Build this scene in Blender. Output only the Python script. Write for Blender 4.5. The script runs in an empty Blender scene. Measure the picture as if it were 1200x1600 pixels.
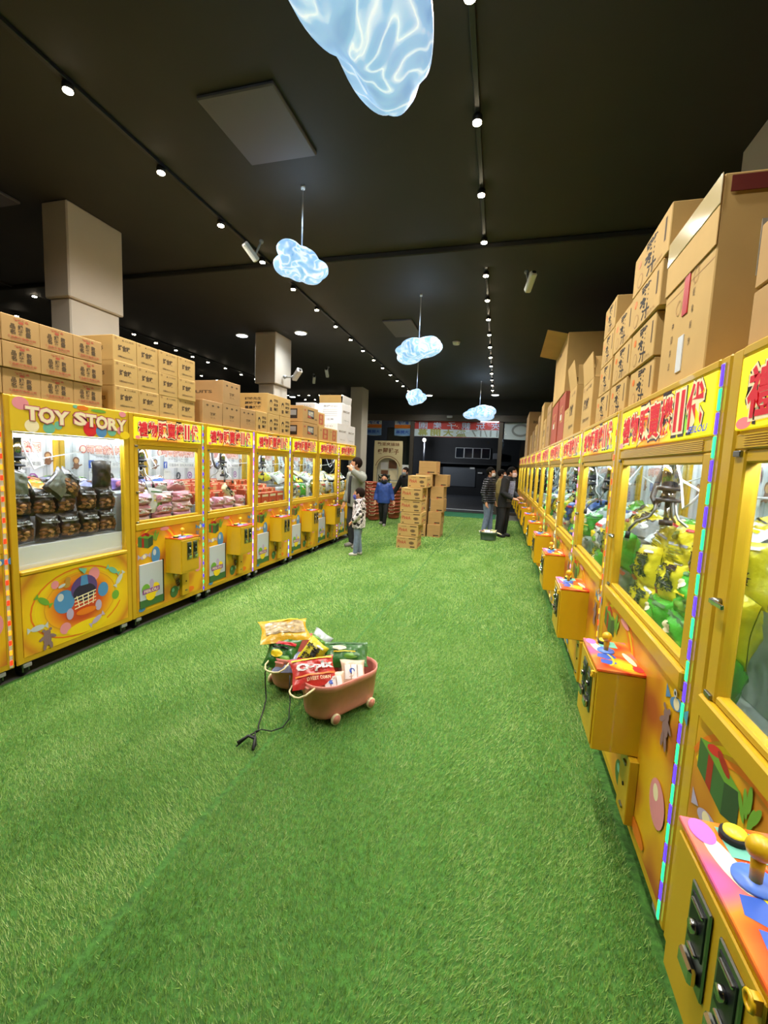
import bpy, math, random
import numpy as np
from mathutils import Matrix, Vector, noise

# ------------------------------------------------------------------ camera
SC = bpy.context.scene
COL = SC.collection
R_CAM = ((0.9626664, 0.26767279, 0.04030726),
         (0.06767725, -0.09382345, -0.99328594),
         (-0.26209385, 0.95893088, -0.10843604))
cd = bpy.data.cameras.new('camera')
cd.sensor_fit = 'HORIZONTAL'; cd.sensor_width = 36.0; cd.lens = 695.0 / 1200.0 * 36.0
cd.clip_start = 0.02; cd.clip_end = 200
cam = bpy.data.objects.new('camera', cd); COL.objects.link(cam)
_r = Matrix((R_CAM[0], tuple(-v for v in R_CAM[1]), tuple(-v for v in R_CAM[2]))).transposed().to_4x4()
cam.matrix_world = Matrix.Translation((0, 0, 1.62)) @ _r
SC.camera = cam

# ------------------------------------------------------------------ world, exposure
wd = bpy.data.worlds.new('night'); SC.world = wd; wd.use_nodes = True
wd.node_tree.nodes['Background'].inputs[0].default_value = (0.02, 0.03, 0.05, 1)
wd.node_tree.nodes['Background'].inputs[1].default_value = 0.35
SC.view_settings.view_transform = 'Standard'
SC.view_settings.look = 'None'
SC.view_settings.exposure = 0.0
SC.view_settings.gamma = 1.0
SC.view_settings.use_curve_mapping = False
SC.cycles.max_bounces = 6; SC.cycles.diffuse_bounces = 3; SC.cycles.glossy_bounces = 2
SC.cycles.transparent_max_bounces = 24; SC.cycles.transmission_bounces = 2
SC.cycles.sample_clamp_indirect = 3.0
SC.cycles.use_denoising = True
SPOT_W = 118.0          # each ceiling spotlight
TUBE_E = 75.0           # light tube inside each claw machine
RNG = random.Random(11)

# ------------------------------------------------------------------ materials
def lin(h):
    if isinstance(h, str):
        h = h.lstrip('#'); c = [int(h[i:i + 2], 16) / 255 for i in (0, 2, 4)]
    else:
        return tuple(h)[:3]
    return tuple(v / 12.92 if v <= 0.04045 else ((v + 0.055) / 1.055) ** 2.4 for v in c)

MATS = {}
def mat(name, col='#888888', rough=0.5, metal=0.0, em=None, es=0.0, var=0.0, scale=8.0, spec=0.5, bump=0.0, coat=0.0):
    if name in MATS: return MATS[name]
    m = bpy.data.materials.new(name); m.use_nodes = True; MATS[name] = m
    nt = m.node_tree; b = nt.nodes['Principled BSDF']
    c = lin(col)
    b.inputs['Base Color'].default_value = (*c, 1)
    b.inputs['Roughness'].default_value = rough
    b.inputs['Metallic'].default_value = metal
    b.inputs['Specular IOR Level'].default_value = spec
    b.inputs['Coat Weight'].default_value = coat
    if em:
        b.inputs['Emission Color'].default_value = (*lin(em), 1)
        b.inputs['Emission Strength'].default_value = es
    if var or bump:
        tc = nt.nodes.new('ShaderNodeTexCoord')
        nz = nt.nodes.new('ShaderNodeTexNoise'); nz.inputs['Scale'].default_value = scale; nz.inputs['Detail'].default_value = 4
        nt.links.new(tc.outputs['Object'], nz.inputs['Vector'])
        if var:
            rp = nt.nodes.new('ShaderNodeValToRGB')
            rp.color_ramp.elements[0].position = 0.3; rp.color_ramp.elements[1].position = 0.7
            rp.color_ramp.elements[0].color = (*[v * (1 - var) for v in c], 1)
            rp.color_ramp.elements[1].color = (*[min(1, v * (1 + var)) for v in c], 1)
            nt.links.new(nz.outputs['Fac'], rp.inputs['Fac']); nt.links.new(rp.outputs['Color'], b.inputs['Base Color'])
        if bump:
            bp = nt.nodes.new('ShaderNodeBump'); bp.inputs['Strength'].default_value = bump; bp.inputs['Distance'].default_value = 0.02
            nt.links.new(nz.outputs['Fac'], bp.inputs['Height']); nt.links.new(bp.outputs['Normal'], b.inputs['Normal'])
    return m

def glass_mat():
    m = bpy.data.materials.new('clear_glass'); m.use_nodes = True; nt = m.node_tree; nt.nodes.clear()
    o = nt.nodes.new('ShaderNodeOutputMaterial'); mx = nt.nodes.new('ShaderNodeMixShader')
    t = nt.nodes.new('ShaderNodeBsdfTransparent'); g = nt.nodes.new('ShaderNodeBsdfGlossy'); f = nt.nodes.new('ShaderNodeLayerWeight'); pw = nt.nodes.new('ShaderNodeMath'); mu = nt.nodes.new('ShaderNodeMath')
    t.inputs['Color'].default_value = (0.95, 0.97, 0.97, 1); g.inputs['Roughness'].default_value = 0.02
    f.inputs['Blend'].default_value = 0.5; pw.operation = 'POWER'; pw.inputs[1].default_value = 4.0; mu.operation = 'MULTIPLY_ADD'; mu.inputs[1].default_value = 0.30; mu.inputs[2].default_value = 0.012
    nt.links.new(f.outputs['Facing'], pw.inputs[0]); nt.links.new(pw.outputs[0], mu.inputs[0]); nt.links.new(mu.outputs[0], mx.inputs[0]); nt.links.new(t.outputs[0], mx.inputs[1]); nt.links.new(g.outputs[0], mx.inputs[2])
    nt.links.new(mx.outputs[0], o.inputs[0]); return m
GLASS = glass_mat()

def ramp_mat(name, stops, mode, rough=0.35, es=0.0, scale=1.0, noise_amt=0.0, loc=(0, 0, 0), sc=(1, 1, 1), detail=2.0):
    """colour ramp over object coordinates: mode 'x','z' (linear), 'r' (radial), 'n' (noise), 'v' (voronoi edge)"""
    if name in MATS: return MATS[name]
    m = bpy.data.materials.new(name); m.use_nodes = True; MATS[name] = m
    nt = m.node_tree; b = nt.nodes['Principled BSDF']; L = nt.links
    tc = nt.nodes.new('ShaderNodeTexCoord'); mp = nt.nodes.new('ShaderNodeMapping')
    mp.inputs['Location'].default_value = loc; mp.inputs['Scale'].default_value = sc
    L.new(tc.outputs['Object'], mp.inputs['Vector'])
    rp = nt.nodes.new('ShaderNodeValToRGB'); e = rp.color_ramp.elements
    while len(e) < len(stops): e.new(0.5)
    for i, (p, c) in enumerate(stops):
        e[i].position = p; e[i].color = (*lin(c), 1)
    if mode in 'xyz':
        sp = nt.nodes.new('ShaderNodeSeparateXYZ'); L.new(mp.outputs[0], sp.inputs[0]); src = sp.outputs['xyz'.index(mode)]
    elif mode == 'r':
        vm = nt.nodes.new('ShaderNodeVectorMath'); vm.operation = 'LENGTH'; L.new(mp.outputs[0], vm.inputs[0]); src = vm.outputs['Value']
    elif mode == 'n':
        nz = nt.nodes.new('ShaderNodeTexNoise'); nz.inputs['Scale'].default_value = scale; nz.inputs['Detail'].default_value = detail
        L.new(mp.outputs[0], nz.inputs['Vector']); src = nz.outputs['Fac']
    elif mode == 'v':
        nz = nt.nodes.new('ShaderNodeTexNoise'); nz.inputs['Scale'].default_value = scale * 0.8
        L.new(mp.outputs[0], nz.inputs['Vector'])
        vm = nt.nodes.new('ShaderNodeVectorMath'); vm.operation = 'MULTIPLY_ADD'
        vm.inputs[1].default_value = (0.9 / scale,) * 3
        L.new(nz.outputs['Color'], vm.inputs[0]); L.new(mp.outputs[0], vm.inputs[2])
        vo = nt.nodes.new('ShaderNodeTexVoronoi'); vo.feature = 'DISTANCE_TO_EDGE'; vo.inputs['Scale'].default_value = scale
        L.new(vm.outputs[0], vo.inputs['Vector']); src = vo.outputs['Distance']
    elif mode == 'w':
        nz = nt.nodes.new('ShaderNodeTexNoise'); nz.inputs['Scale'].default_value = scale; nz.inputs['Detail'].default_value = 1.5; nz.inputs['Distortion'].default_value = 1.1
        L.new(mp.outputs[0], nz.inputs['Vector'])
        sb = nt.nodes.new('ShaderNodeMath'); sb.operation = 'SUBTRACT'; sb.inputs[1].default_value = .5; L.new(nz.outputs['Fac'], sb.inputs[0])
        ab = nt.nodes.new('ShaderNodeMath'); ab.operation = 'ABSOLUTE'; L.new(sb.outputs[0], ab.inputs[0]); src = ab.outputs[0]
    if noise_amt:
        nz = nt.nodes.new('ShaderNodeTexNoise'); nz.inputs['Scale'].default_value = 5
        L.new(tc.outputs['Object'], nz.inputs['Vector'])
        ma = nt.nodes.new('ShaderNodeMath'); ma.operation = 'MULTIPLY_ADD'; ma.inputs[1].default_value = noise_amt
        L.new(nz.outputs['Fac'], ma.inputs[0]); L.new(src, ma.inputs[2]); src = ma.outputs[0]
    L.new(src, rp.inputs['Fac']); L.new(rp.outputs['Color'], b.inputs['Base Color'])
    b.inputs['Roughness'].default_value = rough
    if es:
        L.new(rp.outputs['Color'], b.inputs['Emission Color']); b.inputs['Emission Strength'].default_value = es
    return m

YEL = mat('yellow_enamel', '#CCA31D', 0.38, var=0.05, scale=3, coat=0.12)
YEL2 = mat('yellow_plastic', '#D9AD16', 0.35, coat=0.2)
CHROME = mat('chrome', '#C9C9C4', 0.15, 1.0)
STEEL = mat('steel', '#8C8F8A', 0.3, 1.0)
BLACK = mat('black_rubber', '#141414', 0.6)
DARK = mat('dark_metal', '#23252B', 0.4, 0.5)
WHITE = mat('white_plastic', '#E8E8E6', 0.5)
GREYP = mat('grey_plastic', '#9A9C9C', 0.5)
INTW = mat('white_interior', '#EDEFF2', 0.5)
RED = mat('red_print', '#D8242F', 0.4)
REDP = mat('red_print_dark', '#A81C22', 0.4)
PINK = mat('pink_print', '#E58F9A', 0.4)
CREAM = mat('cream_print', '#F4E6BE', 0.4)
BLUEP = mat('blue_print', '#4E8BC4', 0.4)
BLUE2 = mat('deep_blue_print', '#2F57B5', 0.4)
GREENP = mat('green_print', '#6FA63A', 0.4)
GREEND = mat('dark_green_print', '#3F6B3A', 0.4)
TEAL = mat('teal_print', '#6FB7A0', 0.4)
PURP = mat('purple_print', '#5B3F80', 0.4)
LILAC = mat('lilac_print', '#B7A6C9', 0.4)
BROWN = mat('brown_print', '#7A5137', 0.5)
TANP = mat('tan_print', '#C99A63', 0.5)
BLK = mat('black_print', '#17130F', 0.5)
GREYPR = mat('grey_print', '#8E9093', 0.5)
YELP = mat('yellow_print', '#F2D21C', 0.4)
ORAP = mat('orange_print', '#E67A1F', 0.4)
SILV = mat('silver_print', '#C4CBD2', 0.35)

# ------------------------------------------------------------------ mesh builder
_TXT = {}
def text_shape(s, off=0.0, shear=0.0):
    k = (s, off, shear)
    if k not in _TXT:
        c = bpy.data.curves.new('t', 'FONT'); c.body = s; c.size = 1.0; c.resolution_u = 2; c.offset = off; c.shear = shear
        c.align_x = 'CENTER'; c.align_y = 'CENTER'
        o = bpy.data.objects.new('t', c); COL.objects.link(o)
        dg = bpy.context.evaluated_depsgraph_get()
        me = bpy.data.meshes.new_from_object(o.evaluated_get(dg))
        v = [(p.co.x, p.co.y) for p in me.vertices]; f = [tuple(p.vertices) for p in me.polygons]
        bpy.data.objects.remove(o); bpy.data.curves.remove(c); bpy.data.meshes.remove(me)
        if v:
            xs = [p[0] for p in v]; ys = [p[1] for p in v]
            cx, cy = (min(xs) + max(xs)) / 2, (min(ys) + max(ys)) / 2
            v = [(p[0] - cx, p[1] - cy) for p in v]
            _TXT[k] = (v, f, max(xs) - min(xs), max(ys) - min(ys))
        else: _TXT[k] = ([], [], 1, 1)
    return _TXT[k]

class Frame:
    """a plane for flat prints: origin o, axes u, v, outward normal n"""
    def __init__(s, o, u, v, n):
        s.o, s.u, s.v, s.n = Vector(o), Vector(u), Vector(v), Vector(n); s.k = 0
    def p(s, a, b, d): return s.o + s.u * a + s.v * b + s.n * d

class MB:
    def __init__(s): s.v = []; s.f = []; s.m = []; s.sm = []; s.mats = []
    def mi(s, m):
        if m not in s.mats: s.mats.append(m)
        return s.mats.index(m)
    def add(s, vs, fs, m, smooth=False):
        b = len(s.v); s.v += [tuple(p) for p in vs]; i = s.mi(m)
        for f in fs: s.f.append(tuple(b + k for k in f)); s.m.append(i); s.sm.append(smooth)
        return s
    def box(s, x0, x1, y0, y1, z0, z1, m, bev=0.0, M=None):
        if bev <= 0:
            vs = [(x, y, z) for z in (z0, z1) for y in (y0, y1) for x in (x0, x1)]
            fs = [(0, 2, 3, 1), (4, 5, 7, 6), (0, 1, 5, 4), (2, 6, 7, 3), (0, 4, 6, 2), (1, 3, 7, 5)]
        else:
            vs = []; idx = {}
            X, Y, Z = (x0, x1), (y0, y1), (z0, z1)
            for i in (0, 1):
                for j in (0, 1):
                    for k in (0, 1):
                        sx, sy, sz = 1 - 2 * i, 1 - 2 * j, 1 - 2 * k
                        for a in range(3):
                            p = [X[i] + sx * bev, Y[j] + sy * bev, Z[k] + sz * bev]
                            p[a] = (X[i], Y[j], Z[k])[a]
                            idx[i, j, k, a] = len(vs); vs.append(tuple(p))
            fs = []
            for a in range(3):
                b, c = [(1, 2), (0, 2), (0, 1)][a]
                for t in (0, 1):
                    q = []
                    for (bb, cc) in ((0, 0), (1, 0), (1, 1), (0, 1)):
                        e = [0, 0, 0]; e[a] = t; e[b] = bb; e[c] = cc; q.append(idx[(*e, a)])
                    fs.append(tuple(q))
                for bb in (0, 1):
                    for cc in (0, 1):
                        e0 = [0, 0, 0]; e0[b] = bb; e0[c] = cc; e1 = list(e0); e1[a] = 1
                        fs.append((idx[(*e0, b)], idx[(*e1, b)], idx[(*e1, c)], idx[(*e0, c)]))
            for i in (0, 1):
                for j in (0, 1):
                    for k in (0, 1): fs.append(tuple(idx[i, j, k, a] for a in range(3)))
        if M is not None: vs = [tuple(M @ Vector(p)) for p in vs]
        return s.add(vs, fs, m)
    def tube(s, pts, r, m, n=8, cap=True, closed=False):
        pts = [Vector(p) for p in pts]; k = len(pts); rs = r if isinstance(r, (list, tuple)) else [r] * k
        vs = []; fs = []; prev = None
        for i, p in enumerate(pts):
            if closed: d = pts[(i + 1) % k] - pts[i - 1]
            else: d = pts[min(i + 1, k - 1)] - pts[max(i - 1, 0)]
            if d.length < 1e-9: d = Vector((0, 0, 1))
            d.normalize()
            if prev is None:
                a = d.orthogonal().normalized()
            else:
                a = (prev - d * prev.dot(d))
                a = a.normalized() if a.length > 1e-6 else d.orthogonal().normalized()
            prev = a; b = d.cross(a)
            for j in range(n):
                t = 2 * math.pi * j / n; vs.append(p + (a * math.cos(t) + b * math.sin(t)) * rs[i])
        for i in range(k if closed else k - 1):
            for j in range(n):
                q = (i + 1) % k
                fs.append((i * n + j, i * n + (j + 1) % n, q * n + (j + 1) % n, q * n + j))
        if cap and not closed:
            fs.append(tuple(range(n))[::-1]); fs.append(tuple((k - 1) * n + j for j in range(n)))
        return s.add(vs, fs, m, True)
    def cyl(s, p0, p1, r, m, n=16, r1=None):
        return s.tube([p0, p1], [r, r if r1 is None else r1], m, n)
    def ball(s, c, r, m, n=12, k=8):
        rx, ry, rz = r if isinstance(r, (list, tuple)) else (r, r, r)
        vs = [(c[0], c[1], c[2] - rz)]; fs = []
        for i in range(1, k):
            t = math.pi * i / k
            for j in range(n):
                a = 2 * math.pi * j / n
                vs.append((c[0] + rx * math.sin(t) * math.cos(a), c[1] + ry * math.sin(t) * math.sin(a), c[2] - rz * math.cos(t)))
        vs.append((c[0], c[1], c[2] + rz)); L = len(vs) - 1
        for j in range(n):
            fs.append((0, 1 + (j + 1) % n, 1 + j)); fs.append((L, L - n + j, L - n + (j + 1) % n))
        for i in range(k - 2):
            for j in range(n):
                a = 1 + i * n + j; b = 1 + i * n + (j + 1) % n; fs.append((a, b, b + n, a + n))
        return s.add(vs, fs, m, True)
    # --- flat prints on a frame, each one a hair in front of the one before
    def poly(s, fr, pts, m):
        fr.k += 1; d = 0.0006 + fr.k * 0.00012
        return s.add([fr.p(a, b, d) for a, b in pts], [tuple(range(len(pts)))], m)
    def ell(s, fr, x, y, rx, ry, m, rot=0, n=20):
        c, q = math.cos(rot), math.sin(rot); pts = []
        for i in range(n):
            t = 2 * math.pi * i / n; a, b = rx * math.cos(t), ry * math.sin(t); pts.append((x + a * c - b * q, y + a * q + b * c))
        return s.poly(fr, pts, m)
    def ring(s, fr, x, y, rx, ry, w, m, a0=0, a1=2 * math.pi, n=28):
        fr.k += 1; d = 0.0006 + fr.k * 0.00012; vs = []; fs = []
        for i in range(n + 1):
            t = a0 + (a1 - a0) * i / n
            for q in (0, w): vs.append(fr.p(x + (rx - q) * math.cos(t), y + (ry - q) * math.sin(t), d))
        for i in range(n): fs.append((2 * i, 2 * i + 1, 2 * i + 3, 2 * i + 2))
        return s.add(vs, fs, m)
    def rect(s, fr, x0, x1, y0, y1, m): return s.poly(fr, [(x0, y0), (x1, y0), (x1, y1), (x0, y1)], m)
    def line(s, fr, p, q, w, m):
        dx, dy = q[0] - p[0], q[1] - p[1]; L = math.hypot(dx, dy) or 1; nx, ny = -dy / L * w / 2, dx / L * w / 2
        return s.poly(fr, [(p[0] + nx, p[1] + ny), (q[0] + nx, q[1] + ny), (q[0] - nx, q[1] - ny), (p[0] - nx, p[1] - ny)], m)
    def text(s, fr, t, x, y, w, h, m, off=0.0, shear=0.0, flip=False, rot=0.0, surf=None):
        v, f, tw, th = text_shape(t, off, shear)
        b = text_shape(t, 0.0, shear)
        fr.k += 1; d = 0.0006 + fr.k * 0.00012
        sx, sy = w / b[2], h / b[3]; c, q = math.cos(rot), math.sin(rot); vs = []
        for a, e in v:
            a = -a * sx if flip else a * sx; e = e * sy
            X, Y = x + a * c - e * q, y + a * q + e * c
            vs.append(fr.p(X, Y, d + (surf(X, Y) if surf else 0)))
        return s.add(vs, f, m)
    def mesh(s, name):
        me = bpy.data.meshes.new(name); me.from_pydata(s.v, [], s.f)
        for m in s.mats: me.materials.append(m)
        me.polygons.foreach_set('material_index', s.m); me.polygons.foreach_set('use_smooth', s.sm); me.update()
        return me

def link(name, me, parent=None, M=None):
    o = bpy.data.objects.new(name, me); COL.objects.link(o)
    if parent is not None: o.parent = parent
    if M is not None:
        if parent is None: o.matrix_world = M
        else: o.matrix_local = M
    return o
def thing(name, label, cat, M=None, group=None, me=None):
    o = bpy.data.objects.new(name, me); COL.objects.link(o)
    if M is not None: o.matrix_world = M
    o['label'] = label; o['category'] = cat
    if group: o['group'] = group
    if me is None: o.empty_display_size = 0.1
    return o
def struct(name, mb, M=None):
    o = link(name, mb.mesh(name), None, M); o['kind'] = 'structure'; return o
def T(x, y, z, rz=0.0, rx=0.0, ry=0.0):
    return Matrix.Translation((x, y, z)) @ Matrix.Rotation(rz, 4, 'Z') @ Matrix.Rotation(ry, 4, 'Y') @ Matrix.Rotation(rx, 4, 'X')
_CACHE = {}
def cached(key, fn, name):
    if key not in _CACHE: _CACHE[key] = fn().mesh(name)
    return _CACHE[key]
ORD = 'zeroth first second third fourth fifth sixth seventh eighth ninth tenth eleventh twelfth thirteenth fourteenth fifteenth sixteenth seventeenth eighteenth'.split()

# ------------------------------------------------------------------ the setting
ZC = 3.95; YE = 16.0
CEIL = mat('black_ceiling_paint', '#2C2B29', 0.75, var=0.08, scale=2)
FLOORM = mat('grey_screed', '#5A5954', 0.6, var=0.15, scale=3)
PAINT = mat('dark_wall_paint', '#3A3833', 0.8)
COLM = mat('pale_column_paint', '#BDB6AA', 0.7, var=0.04, scale=2)
FRAMEM = mat('bronze_window_frame', '#4A443C', 0.45, 0.3)
struct('floor', MB().box(-10, 2.6, -3, YE, -0.12, -0.004, FLOORM))
struct('ceiling', MB().box(-10, 2.6, -3, YE, ZC, ZC + 0.15, CEIL))
struct('wall_left', MB().box(-10.2, -10, -3, YE, 0, ZC, PAINT))
struct('wall_right', MB().box(2.6, 2.8, -3, YE, 0, ZC, PAINT))
struct('wall_back', MB().box(-10, 2.6, -3.2, -3, 0, ZC, PAINT))
struct('trim_1', MB().box(-10, 2.6, 5.0, 5.45, ZC - 0.06, ZC, CEIL, 0.01))
for i, (x0, x1, y0, y1, zl, inset) in enumerate(((-4.44, -4.13, 3.45, 4.08, 3.08, 0.03), (-4.70, -4.27, 7.6, 8.22, 3.02, 0.05), (-4.9, -4.5, 13.4, 14.0, 0.3, 0.0), (1.47, 2.2, 2.9, 4.0, 3.2, 0.03))):
    b = MB().box(x0, x1, y0, y1, zl, ZC, COLM, 0.012)
    b.box(x0 + inset, x1 - inset, y0 + inset, y1 - inset, 0, zl, COLM, 0.012)
    struct('column_%d' % (i + 1), b)
# ceiling hatches
HATCH = mat('grey_ceiling_hatch', '#5C5A62', 0.7)
for i, q in enumerate((((-2.10, 2.72), (-1.56, 2.70), (-1.58, 3.34), (-2.12, 3.36)), ((-2.15, 7.3), (-1.66, 7.27), (-1.66, 8.15), (-2.15, 8.17)), ((-5.2, 2.7), (-4.62, 2.7), (-4.62, 3.40), (-5.2, 3.4)))):
    x0 = min(p[0] for p in q); x1 = max(p[0] for p in q); y0 = min(p[1] for p in q); y1 = max(p[1] for p in q)
    struct('trim_%d' % (i + 2), MB().box(x0, x1, y0, y1, ZC - 0.03, ZC, HATCH, 0.008))
# shop front: frame, panes
f = MB()
f.box(-10, 2.6, YE - 0.02, YE + 0.06, 3.195, 3.42, FRAMEM, 0.008)
f.box(-10, 2.6, YE - 0.02, YE + 0.06, 3.42, ZC, CEIL)
for x in (-5.25, -3.43, -0.32, 2.5):
    f.box(x - 0.07, x + 0.07, YE - 0.06, YE + 0.05, 0, 3.18, FRAMEM, 0.008)
f.box(-10, -3.43, YE - 0.05, YE + 0.04, 0, 0.12, FRAMEM)
f.box(-0.32, 2.5, YE - 0.05, YE + 0.04, 0, 0.1, FRAMEM)
struct('window_frame', f)
for i, (x0, x1) in enumerate(((-9.9, -5.32), (-5.18, -3.5), (-0.25, 2.43))):
    struct('window_%d' % (i + 1), MB().box(x0, x1, YE - 0.008, YE + 0.002, 0.1, 3.17, GLASS))
f = MB(); f.box(-3.36, -0.39, YE - 0.008, YE, 2.62, 3.17, GLASS); struct('window_4', f)
struct('door_1', MB().box(-3.36, -0.39, YE - 0.05, YE + 0.02, 0.0, 0.025, STEEL))
# outside
ASPH = mat('night_asphalt', '#2A2D33', 0.8, var=0.2, scale=4)
struct('street', MB().box(-30, 25, YE, 60, -0.15, -0.02, ASPH))
struct('street_marking', MB().box(-14, 8, 17.1, 17.25, -0.02, -0.012, mat('white_road_paint', '#DDE6EA', 0.6)))

# ------------------------------------------------------------------ turf
def grass_mat(name, dark, light, tip):
    m = bpy.data.materials.new(name); m.use_nodes = True; nt = m.node_tree; b = nt.nodes['Principled BSDF']; L = nt.links
    geo = nt.nodes.new('ShaderNodeNewGeometry'); tc = nt.nodes.new('ShaderNodeTexCoord')
    mp = nt.nodes.new('ShaderNodeMapping'); mp.inputs['Scale'].default_value = (1.6, 0.7, 1)
    nz = nt.nodes.new('ShaderNodeTexNoise'); nz.inputs['Scale'].default_value = 1.5; nz.inputs['Detail'].default_value = 7; nz.inputs['Roughness'].default_value = 0.65
    L.new(tc.outputs['Object'], mp.inputs[0]); L.new(mp.outputs[0], nz.inputs['Vector'])
    mx = nt.nodes.new('ShaderNodeMath'); mx.operation = 'MULTIPLY_ADD'; mx.inputs[1].default_value = 0.40
    L.new(geo.outputs['Random Per Island'], mx.inputs[0])
    sc = nt.nodes.new('ShaderNodeMath'); sc.operation = 'MULTIPLY'; sc.inputs[1].default_value = 0.66; L.new(nz.outputs['Fac'], sc.inputs[0])
    L.new(sc.outputs[0], mx.inputs[2])
    rp = nt.nodes.new('ShaderNodeValToRGB'); e = rp.color_ramp.elements; e.new(0.5)
    for i, (p, c) in enumerate(((0.2, dark), (0.52, light), (0.85, tip))): e[i].position = p; e[i].color = (*lin(c), 1)
    L.new(mx.outputs[0], rp.inputs['Fac']); L.new(rp.outputs['Color'], b.inputs['Base Color'])
    b.inputs['Roughness'].default_value = 0.5; b.inputs['Specular IOR Level'].default_value = 0.3
    return m
TURF = grass_mat('turf_blades', '#487F26', '#8CB450', '#C8D796')
TURFB = mat('turf_backing', '#3F7026', 0.9, var=0.35, scale=40, bump=0.6)
MATG = mat('door_mat_green', '#12603A', 0.9, var=0.3, scale=30)
struct('floor_turf_backing', MB().box(-3.24, 0.66, -0.6, 14.3, -0.004, 0.004, TURFB))
struct('floor_turf_backing_side', MB().box(-4.3, -3.24, 9.4, 14.3, -0.004, 0.004, TURFB))
o = thing('door_mat', 'dark green mat laid across the street doorway at the turf end', 'mat', None, None, MB().box(-3.3, -0.3, 14.32, 15.8, -0.004, 0.012, MATG, 0.003).mesh('door_mat'))
def blades():
    rg = np.random.default_rng(3); P = []; S = []
    for (x0, x1, y0, y1, den, w, h) in ((-3.22, .66, .55, 2.2, 33000, .0026, .019), (-3.22, .66, 2.2, 4.2, 18000, .0036, .020), (-3.22, .66, 4.2, 8, 6500, .006, .025), (-3.22, .66, 8, 14.3, 2600, .010, .026), (-4.3, -3.24, 9.4, 14.3, 2200, .010, .026)):
        n = int((x1 - x0) * (y1 - y0) * den)
        P.append(np.stack([rg.uniform(x0, x1, n), rg.uniform(y0, y1, n)], 1)); S.append(np.tile([[w, h]], (n, 1)))
    P = np.concatenate(P); S = np.concatenate(S)
    side = np.interp(P[:, 1], .245 + 1.287 * np.arange(13), [.61, .597, .59, .59, .575, .552, .54, .522, .489, .459, .42, .387, .356]) - .012
    ok = (P[:, 0] < side) & ((P[:, 0] > -3.185) | (P[:, 1] > 9.3)) & (np.abs(P[:, 0] + 1.22 - .012 * np.sin(P[:, 1] * 1.3)) > .012) & (np.abs(P[:, 1] - 6.2) > .012); P = P[ok]; S = S[ok]; n = len(P)     # seams between the turf rolls
    a = rg.uniform(0, 2 * np.pi, n); lean = rg.uniform(0.1, 1.0, n); la = rg.normal(1.9, 1.0, n)
    lx = np.sin(P[:, 0] * 2.1 + P[:, 1] * .8) * .3 + np.sin(P[:, 0] * 7 - P[:, 1] * 3.1) * .3 * np.sin(P[:, 1] * 1.7) + np.where(P[:, 0] < -1.22, -.25, .2); hh = S[:, 1] * rg.uniform(.6, 1.25, n)
    V = np.empty((n, 3, 3), np.float32); w = S[:, 0] * rg.uniform(.7, 1.3, n)
    V[:, 0, 0] = P[:, 0] - np.cos(a) * w / 2; V[:, 0, 1] = P[:, 1] - np.sin(a) * w / 2; V[:, 0, 2] = .002
    V[:, 1, 0] = P[:, 0] + np.cos(a) * w / 2; V[:, 1, 1] = P[:, 1] + np.sin(a) * w / 2; V[:, 1, 2] = .002
    V[:, 2, 0] = P[:, 0] + (np.cos(la) * lean + lx) * hh; V[:, 2, 1] = P[:, 1] + np.sin(la) * lean * hh; V[:, 2, 2] = hh
    me = bpy.data.meshes.new('turf_grass'); me.vertices.add(n * 3); me.vertices.foreach_set('co', V.ravel())
    me.loops.add(n * 3); me.loops.foreach_set('vertex_index', np.arange(n * 3, dtype=np.int32))
    me.polygons.add(n); me.polygons.foreach_set('loop_start', np.arange(0, n * 3, 3, dtype=np.int32)); me.polygons.foreach_set('loop_total', np.full(n, 3, np.int32))
    me.update(); me.materials.append(TURF)
    o = thing('turf_grass', 'bright green artificial grass covering the aisle between the two machine rows', 'grass', None, None, me)
    o['kind'] = 'stuff'
blades()

# ------------------------------------------------------------------ claw machines
DEP = 0.84; ZT = 1.975
ART = ramp_mat('printed_yellow_orange_panel', [(0.0, '#EDC21A'), (0.42, '#E4B01E'), (0.54, '#D08A24'), (0.68, '#B05A2C')], 'n', 0.35, 0, 3.6, detail=1.0)
SIGN_BG = {}
def sign_bg(W):
    return ramp_mat('lit_sign_face_%d' % round(W * 100), [(0.0, '#F5E21A'), (0.18, '#F5E21A'), (0.42, '#F59A3A'), (0.55, '#F3A24A'), (0.72, '#F2E424'), (1.0, '#F2E820')], 'x', 0.6, 0.6, loc=(0.5, 0, 0), sc=(1 / W, 1, 1))
LEDC = {}
def led(c, s=2.6):
    if c not in LEDC: LEDC[c] = mat('led_' + c.strip('#'), c, 0.4, em=c, es=s)
    return LEDC[c]
TUBE = mat('interior_light_tube', '#FFFFFF', 0.5, em='#F3F8FF', es=TUBE_E)
CLAWC = mat('black_coiled_cable', '#1C1E22', 0.5)
CABLE = mat('white_cable', '#DADDE0', 0.5)
BRONZE = mat('printed_bear', '#8A6E74', 0.4)

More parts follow.
